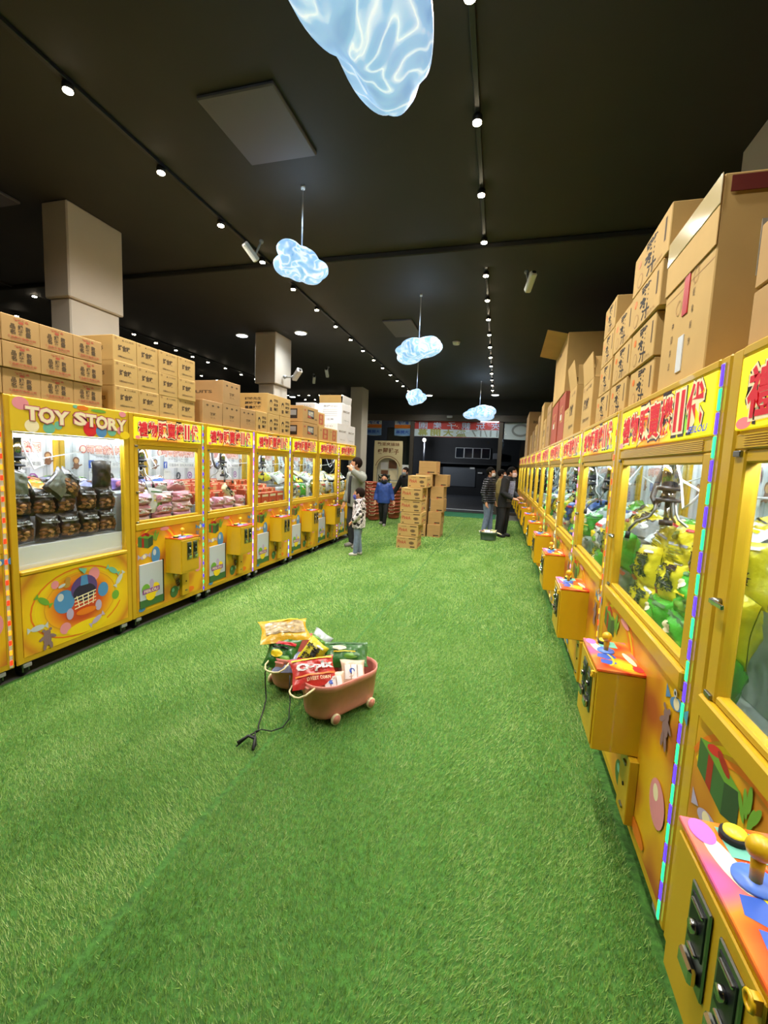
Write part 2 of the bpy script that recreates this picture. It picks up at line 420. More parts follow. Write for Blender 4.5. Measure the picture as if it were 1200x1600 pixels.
def cabinet(W, toy):
    u = lambda a: (a - .5) * W; b = MB(); p = .05
    zb = 0.74 if toy else 0.92
    for a in (0, 1 - p):
        b.box(u(a), u(a + p), 0, .055, .108, ZT, YEL, .006); b.box(u(a), u(a + p), DEP - .05, DEP, .108, ZT, YEL, .006)
    b.box(u(0), u(1), 0.002, DEP, .108, .155, YEL, .006)
    b.box(u(p), u(1 - p), -.012, .05, zb, zb + (.03 if toy else .065), YEL, .006)
    if not toy: b.box(u(p), u(1 - p), .004, .05, 1.695, 1.74, YEL, .005)
    b.box(u(p), u(1 - p), -.004, .05, 1.945, ZT, YEL, .006)
    b.box(u(0.002), u(.998), .03, DEP, ZT - .02, ZT - .002, YEL)
    b.box(u(p), u(1 - p), .012, .05, 1.74, 1.945, YEL)            # box behind the sign
    for a in (0.004, .988): b.box(u(a), u(a + .008), .05, DEP - .04, .14, .82, YEL)
    b.box(u(p), u(1 - p), .012, .03, .15, zb, YEL)                # plate behind the printed panel
    b.box(u(p), u(1 - p), DEP - .02, DEP - .004, .15, ZT - .02, YEL)
    if not toy:
        for k in range(6): b.box(u(.09), u(.9), .0, .006, 1.700 + k * .0065, 1.7035 + k * .0065, YEL2)
    return b
def sign(W):
    u = lambda a: (a - .5) * W; b = MB(); bg = sign_bg(W)
    b.box(u(.055), u(.945), -.004, .012, 1.748, 1.942, bg, .003)
    fr = Frame((0, -.004, 0), (1, 0, 0), (0, 0, 1), (0, -1, 0))
    b.ell(fr, u(.40), 1.915, .05 * W, .022, mat('sign_pink', '#F3B3B8', 0.4, em='#F3B3B8', es=.6))
    b.ell(fr, u(.75), 1.80, .05 * W, .04, mat('sign_green', '#8BCB35', 0.4, em='#7CC22E', es=.6))
    b.ell(fr, u(.09), 1.765, .03 * W, .016, mat('sign_rose', '#E77C7E', 0.4, em='#E77C7E', es=.4))
    ink = mat('sign_black', '#2A1512', 0.4); cr = mat('sign_cream', '#F4DEB4', 0.6, em='#FBE3B8', es=.2, spec=.2); rd = mat('sign_red', '#D01E30', 0.6, em='#D81E30', es=.2)
    t = '禮物販賣機Ⅱ代'; xs = [.15, .265, .385, .505, .62, .725, .835]; hs = [.125, .13, .135, .14, .135, .135, .145]
    for off, m, dz in ((.12, ink, -.004), (.085, cr, 0), (.03, rd, 0)):
        for c, x, h in zip(t, xs, hs):
            b.text(fr, c, u(x), 1.848 + dz + (x - .5) * .02, (.06 if c == 'Ⅱ' else .10) * W, h, m, off)
    b.text(fr, 'FEILOLI', u(.87), 1.775, .12 * W, .022, mat('sign_blue', '#3550C8', 0.4, em='#3550C8', es=.3), .02, .3)
    return b
def toy_sign(W):
    u = lambda a: (a - .5) * W; b = MB()
    bg = mat('toy_sign_face', '#DDBB28', 0.35)
    b.box(u(.03), u(.97), -.006, .012, 1.735, 1.968, bg, .003)
    fr = Frame((0, -.006, 0), (1, 0, 0), (0, 0, 1), (0, -1, 0))
    for x, z, r, m in ((.1, 1.925, .055, PINK), (.17, 1.78, .05, CREAM), (.29, 1.775, .045, TEAL), (.36, 1.80, .03, TEAL), (.5, 1.955, .022, TEAL), (.56, 1.95, .05, ORAP), (.7, 1.955, .07, GREENP), (.62, 1.795, .06, RED), (.72, 1.785, .05, BLUEP), (.82, 1.8, .045, TEAL), (.9, 1.805, .03, PINK), (.93, 1.945, .035, PINK), (.95, 1.77, .05, YELP)):
        b.ell(fr, u(x), min(z, 1.965 - r * .3), r * W, min(r, 1.967 - z if z > 1.9 else r, z - 1.737) + .001, m)
    lets = [('T', .175, 1.865, .10, .10), ('O', .275, 1.86, .125, .115), ('Y', .385, 1.855, .11, .105), ('S', .535, 1.865, .10, .105), ('T', .63, 1.862, .095, .10), ('O', .725, 1.855, .115, .11), ('R', .83, 1.85, .095, .10), ('Y', .915, 1.85, .09, .10)]
    for off, m in ((.10, mat('sign_maroon', '#7E2A3C', .4)), (.075, PINK), (.04, CREAM)):
        for c, x, z, w, h in lets: b.text(fr, c, u(x), z, w * W * .82, h * .84, m, off)
    return b
def panel_art(W):
    u = lambda a: (a - .5) * W; b = MB(); w = W
    b.box(u(.05), u(.95), 0, .012, .152, .918, ART)
    fr = Frame((0, 0, 0), (1, 0, 0), (0, 0, 1), (0, -1, 0))
    E_ = lambda x, z, rx, rz, m, r=0: b.ell(fr, u(x), z, rx * w, rz, m, r)
    for k in range(3): b.ring(fr, u(.3), .62, (.30 - k * .02) * w, .36 - k * .03, .018, (ORAP, YELP, ORAP)[k], .5, 2.6)
    b.poly(fr, [(u(.07), .77), (u(.19), .74), (u(.19), .83), (u(.07), .86)], GREEND); b.poly(fr, [(u(.19), .74), (u(.25), .765), (u(.25), .855), (u(.19), .83)], mat('gift_side', '#2F4A33', .4)); b.poly(fr, [(u(.07), .86), (u(.19), .83), (u(.25), .855), (u(.13), .885)], GREENP)
    b.poly(fr, [(u(.115), .76), (u(.14), .753), (u(.14), .842), (u(.115), .848)], REDP); b.ell(fr, u(.14), .875, .035 * w, .014, RED, .3); b.ell(fr, u(.18), .87, .03 * w, .014, REDP, -.4)
    for (x, z, m) in ((.14, .67, LILAC), (.93, .86, BLUEP), (.6, .26, TEAL)):
        E_(x, z, .045, .022, m, .3); E_(x, z, .02, .02, CREAM, .3)
        for s in (-1, 1): b.poly(fr, [(u(x) + s * .04 * w, z), (u(x) + s * .075 * w, z + .03), (u(x) + s * .075 * w, z - .022)], m)
    for k in range(5): E_(.26 + .012 * k, .83 + .02 * (k % 3), .008, .035, GREENP, .5 - .25 * k)
    E_(.28, .66, .055, .085, BLUEP); E_(.265, .69, .02, .03, SILV)
    E_(.4, .9, .06, .017, PINK); E_(.88, .45, .06, .085, PINK); E_(.865, .48, .02, .03, CREAM)
    E_(.52, .235, .055, .06, GREEND); E_(.505, .255, .018, .02, TEAL); E_(.1, .175, .04, .022, BLUEP); E_(.75, .2, .07, .03, ORAP)
    # printed toy bear
    for x, z, rx, rz, r in ((.88, .735, .022, .035, 0), (.88, .785, .02, .024, 0), (.862, .81, .009, .01, 0), (.898, .81, .009, .01, 0), (.855, .755, .022, .01, .6), (.905, .755, .022, .01, -.6), (.868, .69, .01, .03, -.2), (.892, .69, .01, .03, .2)): E_(x, z, rx, rz, BRONZE, r)
    # printed bee
    E_(.56, .40, .05, .05, mat('bee_body', '#B78A3A', .4)); E_(.575, .325, .03, .05, BROWN, .4)
    for k in range(3): E_(.57 + .006 * k, .345 - .025 * k, .026, .006, BLK, .4)
    E_(.545, .405, .012, .016, CREAM); E_(.545, .403, .005, .008, BLK); E_(.615, .34, .035, .016, TEAL, .7)
    b.ring(fr, u(.56), .40, .055 * w, .056, .01, BROWN, .4, 2.9)
    # round cam lock in its washer
    E_(.925, .895, .014 / w * 1.0, .014, SILV); E_(.925, .895, .007 / w, .007, BLK)
    return b
def toy_art(W):
    u = lambda a: (a - .5) * W; b = MB(); w = W
    tart = ramp_mat('printed_swirl_panel', [(0.0, '#C9381E'), (0.22, '#D4512A'), (0.33, '#EE9E20'), (0.42, '#F0D01E'), (0.56, '#E8BA1E'), (0.63, '#D08428'), (0.72, '#EAC020'), (0.85, '#D08428'), (1.0, '#B05A2C')], 'r', 0.32, loc=(0, 0, -.44 * 1.5), sc=(1.25, 1, 1.5))
    b.box(u(.05), u(.95), 0, .012, .152, .738, tart)
    fr = Frame((0, 0, 0), (1, 0, 0), (0, 0, 1), (0, -1, 0)); E_ = lambda x, z, rx, rz, m, r=0: b.ell(fr, u(x), z, rx * w, rz, m, r)
    b.ring(fr, 0, .44, .40 * w, .275, .012, ORAP, .3, 5.9); b.ring(fr, 0, .44, .365 * w, .25, .008, YELP, .2, 6.1); b.ring(fr, .01, .44, .31 * w, .225, .006, mat('amber_print', '#D9962A', .4), 0, 6.28)
    E_(.36, .47, .085, .09, BLUEP); E_(.33, .51, .025, .03, SILV); E_(.7, .48, .05, .06, BLUEP); E_(.62, .63, .05, .055, PINK)
    E_(.29, .62, .03, .032, PINK); E_(.36, .26, .045, .045, PINK); E_(.82, .40, .036, .04, GREENP); E_(.55, .22, .18, .05, YELP)
    # printed football helmet with a face cage
    E_(.53, .535, .115, .105, PURP); E_(.53, .50, .10, .07, mat('helmet_dark', '#2C2140', .4)); b.poly(fr, [(u(.505), .64), (u(.555), .64), (u(.565), .56), (u(.495), .56)], BLUEP)
    for k in range(4): b.line(fr, (u(.44), .47 - .028 * k), (u(.63), .495 - .028 * k), .008, CREAM)
    for k in range(4): b.line(fr, (u(.46 + .05 * k), .485), (u(.48 + .04 * k), .39), .008, CREAM)
    for x in (.40, .65): E_(x, .36, .03, .045, LILAC)
    E_(.54, .345, .09, .028, ORAP)
    for (x, z, m, r) in ((.2, .52, GREENP, -.7), (.15, .335, SILV, 0), (.8, .62, TEAL, -.6), (.86, .53, SILV, .9), (.63, .245, LILAC, .5)):
        E_(x, z, .05, .022, m, r); c, q = math.cos(r), math.sin(r)
        for s in (-1, 1):
            t = lambda a, e: (u(x) + (a * c - e * q) * w, z + a * q + e * c)
            b.poly(fr, [t(s * .045, 0), t(s * .075, .025), t(s * .075, -.025)], m)
    for x, z, rx, rz, r in ((.215, .225, .03, .045, 0), (.215, .275, .026, .024, 0), (.19, .30, .012, .012, 0), (.24, .30, .012, .012, 0), (.18, .245, .03, .012, .5), (.255, .245, .03, .012, -.5), (.195, .18, .013, .03, -.2), (.24, .18, .013, .03, .2)): E_(x, z, rx, rz, BRONZE, r)
    E_(.38, .60, .03, .025, mat('bee_body', '#B78A3A', .4)); E_(.39, .635, .022, .022, mat('bee_body', '#B78A3A', .4)); E_(.34, .6, .03, .012, SILV, .3)
    for k in range(4): E_(.5 + .012 * k, .69 - .006 * k, .008, .024, TEAL, .8 - .4 * k)
    return b
def back_art(W):
    u = lambda a: (a - .5) * W; b = MB(); y = DEP - .03
    b.box(u(.05), u(.95), y, y + .008, .82, 1.93, mat('pale_forest_poster', '#E4E6EA', .5))
    fr = Frame((0, y, 0), (1, 0, 0), (0, 0, 1), (0, -1, 0))
    gr = mat('poster_grey', '#C4C7CC', .5); g2 = mat('poster_trunk_stripe', '#A9B0B4', .5); gd = mat('poster_plants', '#5E7266', .5)  # darker grey is the ink of stripes printed along the tree trunks
    for x in (.1, .24, .47, .66, .84): b.poly(fr, [(u(x), .85), (u(x + .09), .85), (u(x + .075), 1.9), (u(x + .02), 1.9)], gr)
    for x in (.13, .3, .52, .7, .88): b.line(fr, (u(x), .9), (u(x + .012), 1.9), .012, g2)
    for k in range(22): b.poly(fr, [(u(.06 + .04 * k), 1.1), (u(.095 + .04 * k), 1.1), (u(.08 + .04 * k), 1.15 + .05 * ((k * 7) % 5) / 5 + .01)], gd)
    for k in range(7): b.line(fr, (u(.2), 1.12), (u(.2) + .11 * math.cos(.25 + .44 * k), 1.12 + .11 * math.sin(.25 + .44 * k)), .012, gd)
    # small printed monkeys
    for x, z in ((.17, 1.48), (.9, 1.52)):
        b.ell(fr, u(x), z, .03, .035, BROWN); b.ell(fr, u(x), z + .05, .034, .034, BROWN); b.ell(fr, u(x), z + .045, .022, .024, TANP); b.line(fr, (u(x) - .05, z - .03), (u(x) + .06, z + .01), .012, BROWN)
    for off, m in ((.06, mat('poster_rust', '#B8574A', .5)), (.01, mat('poster_peach', '#F2C5B4', .5))):
        b.text(fr, '可雲森林樂園', u(.56), 1.64, .55 * W, .085, m, off)
    b.ell(fr, u(.245), 1.64, .04, .04, mat('poster_rust', '#B8574A', .5)); b.ell(fr, u(.245), 1.64, .03, .03, mat('poster_peach', '#F2C5B4', .5))
    b.text(fr, '苗栗市中正路117號', u(.56), 1.57, .36 * W, .025, GREYPR)
    b.rect(fr, u(.3), u(.86), 1.46, 1.53, WHITE); b.rect(fr, u(.3), u(.36), 1.455, 1.535, BLUE2); b.text(fr, 'f', u(.333), 1.493, .02, .055, WHITE, .03)
    b.text(fr, '可雲森林  好玩夾夾樂園', u(.61), 1.495, .44 * W, .036, GREYPR, .01)
    b.rect(fr, u(.3), u(.42), 1.20, 1.43, WHITE); b.text(fr, 'WEBSITE', u(.36), 1.41, .09 * W, .014, GREYPR)
    ic = mat('poster_slate', '#4A5057', .5)
    b.ell(fr, u(.55), 1.36, .045, .05, ic, 0, 8); b.text(fr, '♪', u(.55), 1.36, .03, .05, WHITE, .02); b.text(fr, 'TikTok', u(.55), 1.275, .13 * W, .045, ic, .01)
    ig = mat('poster_orchid', '#A05AA8', .5)
    b.ell(fr, u(.76), 1.365, .045, .05, ig, .4, 8); b.ell(fr, u(.76), 1.365, .03, .034, WHITE, .4, 8); b.ell(fr, u(.76), 1.365, .017, .019, ig); b.text(fr, 'Instagram', u(.76), 1.28, .13 * W, .03, GREYPR, 0, .2)
    for x in (.55, .76): b.rect(fr, u(x - .07), u(x + .07), 1.215, 1.24, WHITE)
    return b
def inner_floor(W, toy):
    u = lambda a: (a - .5) * W; b = MB(); z = .80
    b.box(u(.012), u(.988), .05, DEP - .03, z - .02, z, INTW)
    if toy: b.box(u(.05), u(.95), .052, .06, .76, .93, INTW); b.box(u(.05), u(.95), .06, DEP - .03, .91, .925, INTW)
    return b
def lamp(W):
    u = lambda a: (a - .5) * W
    b = MB().box(u(.08), u(.92), .075, .10, 1.70, 1.722, TUBE); b.box(u(.08), u(.92), .065, .11, 1.722, 1.735, WHITE)
    b.box(u(.08), u(.92), DEP - .12, DEP - .095, 1.86, 1.882, TUBE); return b
def pane(W, toy):
    u = lambda a: (a - .5) * W; b = MB()
    b.box(u(.05), u(.95), .026, .031, .765 if toy else .985, 1.735 if toy else 1.695, GLASS); return b
def side_pane(W, s):
    u = lambda a: (a - .5) * W; x = u(.008) if s < 0 else u(.989)
    return MB().box(x, x + .003, .055, DEP - .05, .82, ZT - .02, GLASS)
def door_frame(W):
    u = lambda a: (a - .5) * W; b = MB(); m = YEL
    for a in (.052, .90): b.box(u(a), u(a + .048), .004, .045, .985, 1.695, m, .005)
    b.box(u(.10), u(.90), .006, .043, .985, 1.01, m, .005); b.box(u(.10), u(.90), .006, .043, 1.66, 1.695, m, .005)
    for a, z in ((.06, 1.685), (.06, .995)): b.box(u(a), u(a + .03), -.004, .006, z - .008, z + .008, STEEL, .002)
    return b
def door_latch(W):
    u = lambda a: (a - .5) * W; b = MB(); b.cyl((u(.075), .006, 1.27), (u(.075), -.018, 1.27), .011, STEEL, 12); b.box(u(.065), u(.125), -.022, -.014, 1.263, 1.277, CHROME, .002); return b
def control_box(W):
    u = lambda a: (a - .5) * W; b = MB(); P = .18
    b.box(u(.41), u(.68), -P, .012, .455, .80, YEL2, .004)
    b.box(u(.418), u(.672), -P - .006, -P, .47, .79, YEL, .003)
    return b
def control_top(W):
    u = lambda a: (a - .5) * W; b = MB(); P = .18
    tm = ramp_mat('printed_control_top', [(0.25, '#C25BC0'), (0.42, '#F0608A'), (0.55, '#F28A2E'), (0.7, '#E8331C'), (0.85, '#F6C52A')], 'n', .2, 0, 7, detail=0)
    b.box(u(.408), u(.682), -P - .004, .012, .80, .812, tm, .002)
    fr = Frame((0, 0, .812), (1, 0, 0), (0, 1, 0), (0, 0, 1)); q = (u(.68) - u(.41)); x = lambda a: u(.41) + a * q
    b.ell(fr, x(.3), -.14, .2 * q, .02, CREAM, .2); b.poly(fr, [(x(.5), -.15), (x(.62), -.16), (x(.68), -.12), (x(.6), -.08), (x(.5), -.09)], BLUE2); b.poly(fr, [(x(.68), -.15), (x(.8), -.155), (x(.84), -.12), (x(.78), -.09), (x(.7), -.1)], BLUE2); b.ring(fr, x(.66), -.125, .2 * q, .03, .008, YELP, 0, 3.1); b.rect(fr, x(.74), x(.92), -.075, -.035, mat('lime_print', '#C9E01E', .3)); b.ell(fr, x(.1), -.155, .1 * q, .022, mat('violet_print', '#B06AC8', .3))
    b.rect(fr, x(.04), x(.26), -.125, -.05, TEAL); b.ell(fr, x(.88), -.02, .08 * q, .02, RED); b.ell(fr, x(.6), -.03, .2 * q, .014, CREAM, .15)
    return b
def joystick(W):
    q = .27 * W; x = (.41 - .5) * W + q * .40; b = MB()
    b.cyl((x, -.11, .812), (x, -.11, .818), .036, mat('blue_disc', '#5C86E8', .35), 20); b.tube([(x, -.11, .815), (x, -.11, .868)], [.010, .012], YEL2, 10); b.ball((x, -.11, .88), .022, YEL2); return b
def drop_button(W):
    q = .27 * W; x = (.41 - .5) * W + q * .11; b = MB()
    b.cyl((x, -.10, .812), (x, -.10, .826), .026, BLACK, 18); b.cyl((x, -.10, .824), (x, -.10, .832), .020, mat('lit_button', '#F5DD3A', .3, em='#F5D92A', es=.6), 16); return b
def coin_slot(W, k):
    q = .27 * W; x = (.41 - .5) * W + q * (.30 + .32 * k); b = MB(); y = -.186; w = q * .23
    b.box(x, x + w, y - .006, y, .585, .765, STEEL, .003); b.box(x + w * .12, x + w * .88, y - .008, y - .005, .655, .75, DARK, .002)
    b.box(x + w * .16, x + w * .84, y - .022, y - .006, .60, .635, CHROME, .005); b.cyl((x + w * .5, y - .007, .70), (x + w * .5, y - .018, .70), .012, CHROME, 12)
    b.box(x + w * .2, x + w * .8, y - .012, y - .006, .735, .742, CHROME, .002); b.box(x + w * .3, x + w * .7, y - .014, y - .006, .648, .655, CHROME, .002); return b
def box_lock(W):
    q = .27 * W; x = (.41 - .5) * W + q * .93; y = -.186; b = MB()
    b.tube([(x + .012 * math.cos(t), y - .012, .775 + .012 * math.sin(t)) for t in [k * math.pi / 5 for k in range(10)]], .0035, YEL2, 6, closed=True)
    b.box(x - .004, x + .01, y - .012, y, .765, .79, YEL2); return b
def cover_plate(W):
    u = lambda a: (a - .5) * W; b = MB().box(u(.60), u(.705), -.035, .0, .17, .452, YEL, .003)
    for z in (.22, .41): b.box(u(.645), u(.675), -.042, -.034, z - .006, z + .006, STEEL, .002)
    b.cyl((u(.66), -.035, .315), (u(.66), -.039, .315), .008, BLACK, 10); return b
def prize_flap(W):
    u = lambda a: (a - .5) * W; b = MB()
    b.box(u(.075), u(.36), -.012, 0, .19, .60, mat('grey_flap', '#BFC6D2', .35), .003); b.box(u(.36), u(.372), -.014, 0, .185, .605, BLACK)
    b.box(u(.075), u(.36), -.014, -.001, .19, .26, GREEND)
    fr = Frame((0, -.0142, 0), (1, 0, 0), (0, 0, 1), (0, -1, 0))
    b.ell(fr, u(.2), .33, .075 * W, .075, CREAM); b.ell(fr, u(.14), .36, .05 * W, .05, GREENP); b.ell(fr, u(.26), .35, .05 * W, .05, YELP); b.ell(fr, u(.2), .29, .06 * W, .05, YELP)
    b.ell(fr, u(.21), .40, .028 * W, .045, LILAC); b.rect(fr, u(.1), u(.31), .315, .36, mat('purple_ribbon', '#8C3F9A', .4)); b.text(fr, 'FEILOLI', u(.205), .338, .17 * W, .026, CREAM, .02); return b
def caster(W):
    b = MB(); b.box(-.035, .035, -.035, .035, .098, .108, STEEL); b.box(-.026, -.017, -.035, .03, .035, .10, STEEL, .002); b.box(.017, .026, -.035, .03, .035, .10, STEEL, .002); b.box(-.03, .03, -.055, -.03, .07, .10, GREYP, .004); return b
def wheel(W):
    return MB().cyl((-.016, .012, .044), (.016, .012, .044), .044, BLACK, 18)
def led_strip(cols, nseg, thick, dot):
    b = MB(); z0, z1 = .12, 1.955; h = (z1 - z0) / nseg
    b.box(-.006 * thick, .006 * thick, -.004, 0, z0, z1, mat('clear_led_tape', '#D8D0B8', .3))
    for k in range(nseg):
        c = cols[k % len(cols)]; m = led(c); zc = z0 + (k + .5) * h; hh = h * (.44 if not dot else .22)
        b.box(-.005 * thick, .005 * thick, -.0075, -.004, zc - hh, zc + hh, m)
    return b
def claw_hub(W):
    b = MB(); b.box(-.09, .09, -.07, .07, 1.70, 1.76, STEEL, .004); b.cyl((0, 0, 1.70), (0, 0, 1.56), .035, CHROME, 16); b.cyl((-.03, 0, 1.70), (-.03, 0, 1.58), .014, DARK, 10)
    b.cyl((0, 0, 1.565), (0, 0, 1.545), .055, DARK, 16); b.cyl((0, 0, 1.545), (0, 0, 1.50), .03, CHROME, 12); b.cyl((0, 0, 1.505), (0, 0, 1.49), .055, DARK, 16); b.cyl((0, 0, 1.49), (0, 0, 1.38), .012, CHROME, 10); b.cyl((0, 0, 1.40), (0, 0, 1.375), .03, DARK, 12); return b
def claw_finger(k):
    a = math.radians(25 + 120 * k); c, q = math.cos(a), math.sin(a)
    pts = [(.045, 1.495), (.055, 1.44), (.075, 1.41), (.125, 1.385), (.155, 1.345), (.16, 1.31)]
    b = MB().tube([(r * c, r * q, z) for r, z in pts], .0065, STEEL, 8); b.tube([(.158 * c, .158 * q, 1.33), (.162 * c, .162 * q, 1.295)], .012, BLACK, 8); return b
def claw_coil():
    b = MB(); P = [(-.02, .0, 1.55), (-.06, -.01, 1.50), (-.12, -.02, 1.475), (-.17, -.02, 1.50), (-.185, 0, 1.58), (-.17, .02, 1.66), (-.15, .03, 1.72)]
    b.tube(P, .014, CLAWC, 8); return b
def claw_wires(W):
    b = MB()
    for s, z, yy in ((-1, 1.50, .06), (1, 1.47, .02), (1, 1.54, .10)):
        b.tube([(s * .02, .0, 1.72), (s * .08, .02, 1.60), (s * .14, yy, z), (s * .22, yy, z + .03), (s * .20 * W, .12, 1.66), (s * .22 * W, .16, 1.74)], .006, CABLE, 6)
    return b
def gantry(W):
    u = lambda a: (a - .5) * W; b = MB()
    for y in (.2, .55): b.box(u(.02), u(.98), y - .012, y + .012, 1.77, 1.80, STEEL, .003)
    b.box(-.03, .03, .1, DEP - .08, 1.80, 1.83, STEEL, .003); return b
def soffit(W):
    u = lambda a: (a - .5) * W; return MB().box(u(.02), u(.98), .055, DEP - .03, ZT - .035, ZT - .021, YEL2)

ROOT_M = {}
def machine(M, W, label, group, ledspec=None, toy=False, claw=0.0, flap_=True, lift=0.0, cy=.27):
    t = thing('claw_machine', label, 'claw machine', M, group)
    P = lambda nm, key, fn, par=t, Mx=None: link(nm, cached((key, round(W, 3)), fn, nm), par, Mx)
    k = 'toy' if toy else 'std'
    P('cabinet', 'cab' + k, lambda: cabinet(W, toy))
    s = P('header_sign', 'sign' + k, lambda: (toy_sign(W) if toy else sign(W)))
    P('front_panel', 'art' + k, lambda: (toy_art(W) if toy else panel_art(W)))
    P('back_poster', 'back', lambda: back_art(W)); P('inner_floor', 'floor' + k, lambda: inner_floor(W, toy))
    P('light_tube', 'lamp', lambda: lamp(W)); P('inner_soffit', 'sof', lambda: soffit(W))
    if toy: P('glass_pane', 'panetoy', lambda: pane(W, True))
    else:
        d = P('glass_door', 'door', lambda: door_frame(W)); P('pane', 'pane', lambda: pane(W, False), d); P('latch', 'latch', lambda: door_latch(W), d)
        cb = P('control_box', 'cb', lambda: control_box(W)); P('control_top', 'ct', lambda: control_top(W), cb); P('joystick', 'js', lambda: joystick(W), cb)
        P('drop_button', 'db', lambda: drop_button(W), cb)
        for i in (0, 1): P('coin_slot', 'cs%d' % i, lambda: coin_slot(W, i), cb)
        P('lock_ring', 'lk', lambda: box_lock(W), cb)
        P('cover_plate', 'cp', lambda: cover_plate(W))
        if flap_: P('prize_flap', 'pf', lambda: prize_flap(W))
        if lift: cb.matrix_local = T(-.02, -.015, lift)
    for sd in (-1, 1): P('side_pane', 'sp%d' % sd, lambda: side_pane(W, sd))
    for x in (-.42, .42):
        for y in (.065, DEP - .08):
            c = P('caster', 'cst', lambda: caster(W), t, T(x * W, y, 0)); P('wheel', 'whl', lambda: wheel(W), c)
    g = P('gantry', 'gan', lambda: gantry(W))
    Mc = T(claw * W, cy, 0)
    hub = P('claw', 'hub', lambda: claw_hub(W), t, Mc)
    for i in range(3): P('claw_finger', 'fin%d' % i, lambda: claw_finger(i), hub)
    P('coiled_cable', 'coil', claw_coil, hub)
    P('hanging_wires', 'wires', lambda: claw_wires(W), t, Mc)
    P('sagging_wire', 'wire2', lambda: MB().tube([(-.46 * W, .47, 1.60), (-.2 * W, .49, 1.53), (.1 * W, .47, 1.55), (.46 * W, .47, 1.62)], .005, CABLE, 6))
    if ledspec:
        P('led_strip', ('led',) + ledspec[0:1] + ledspec[1:], lambda: led_strip(*ledspec), t, T(ledspec_x(W), 0, 0))
    return t
def ledspec_x(W): return .475 * W
WL, WR = 0.996, 1.278
LY = [1.175, 2.185, 3.185, 4.185, 5.19, 6.20, 7.215, 8.215]
LG = 'yellow claw machines in the short row beside the columns'; RG = 'yellow claw machines in the long row'
R_O = ('#FF2A12', '#FF7A1A'); G_V = ('#3A22FF', '#21E86A'); W_V = ('#6A4CFF', '#F4D8FF', '#FF5AC8'); B_G = ('#4A3CFF', '#9CFFB0')
LSPEC = [((R_O), 26, 1.6, True), None, (G_V, 26, 1.3, True), (W_V, 34, 1.4, False), (B_G, 30, 1.3, False), None, (('#B060FF', '#FFE08A'), 34, 1.1, True), None]
LDESC = ['yellow claw machine with a red dotted light strip, eighth in the short row',
         'yellow claw machine with rounded cream sign letters, full of black bags',
         'yellow claw machine with pink packets, sixth in the short row counted from the street',
         'yellow claw machine with red boxes behind pink packs, fifth in the short row',
         'yellow claw machine stacked with red boxes, fourth in the short row counted from the street',
         'yellow claw machine of green and white bags, third in the short row from the street',
         'yellow claw machine of cream bags, second in the short row counted from the street',
         'yellow claw machine behind the man in grey, first in the short row from the street']
LM = []
for i, y in enumerate(LY):
    M = T(-3.2, y + .5, 0, math.pi / 2); LM.append(M)
    machine(M, WL, LDESC[i], LG, LSPEC[i], toy=(i == 1), claw=(.1, -.25, -.1, .2, .15, 0, .1, 0)[i])
RX = [.61, .597, .59, .59, .575, .552, .54, .522, .489, .459, .42, .387, .356]
RP = [(RX[n], .245 + 1.287 * n) for n in range(13)]
RSPEC = [None, (('#21F07A', '#4A2CFF'), 26, 1.35, False), (('#FF3A14', '#FF9A1A'), 26, .9, True), (('#6DFF3A', '#FF7AD0'), 26, 1.0, True), (('#FFD27A', '#FFF0C0'), 22, .7, True), (('#4AFF5A', '#9AFF7A'), 20, 1.0, True)] + [None] * 6
RM = []
for n in range(12):
    a, c = Vector(RP[n]), Vector(RP[n + 1]); d = a - c; mid = (a + c) / 2
    M = T(mid.x, mid.y, 0, math.atan2(d.y, d.x)); RM.append(M)
    extra = {0: 'full of green bags, nearest, twelfth', 1: 'of yellow and green bags, eleventh'}.get(n, ORD[12 - n])
    machine(M, WR, ('yellow claw machine %s in the long row from the street' % extra), RG, RSPEC[n], claw=(-.1, -.22, -.2, -.2, 0, .1, 0, -.1, 0, .1, 0, 0)[n], flap_=False, lift=.085 if n == 0 else 0.0, cy=.17 if n in (1, 2) else .27)

# ------------------------------------------------------------------ cartons
CARD = mat('brown_cardboard', '#B9925A', 0.75, var=0.07, scale=4)
CARD2 = mat('pale_cardboard', '#C4A061', 0.75, var=0.06, scale=4)
CARD3 = mat('reddish_cardboard', '#AC885A', 0.75, var=0.08, scale=4)
CARDR = mat('red_carton', '#A8503C', 0.7, var=0.1, scale=4)
CARDW = mat('white_carton', '#E4E0E2', 0.7, var=0.04, scale=4)
INK = mat('carton_ink', '#57432B', 0.7); INKB = mat('carton_black_ink', '#2A221A', 0.7); INKR = mat('carton_red_ink', '#B5553A', 0.7); INKP = mat('carton_pale_ink', '#A9824E', 0.7)
TAPEC = mat('clear_tape', '#CDB98C', 0.12, spec=0.8); TAPER = mat('red_tape', '#B8272B', 0.35); TAPEW = mat('white_tape', '#DDE0E4', 0.3)
WRAP = mat('plastic_wrap', '#D2C08F', 0.15, spec=0.8)
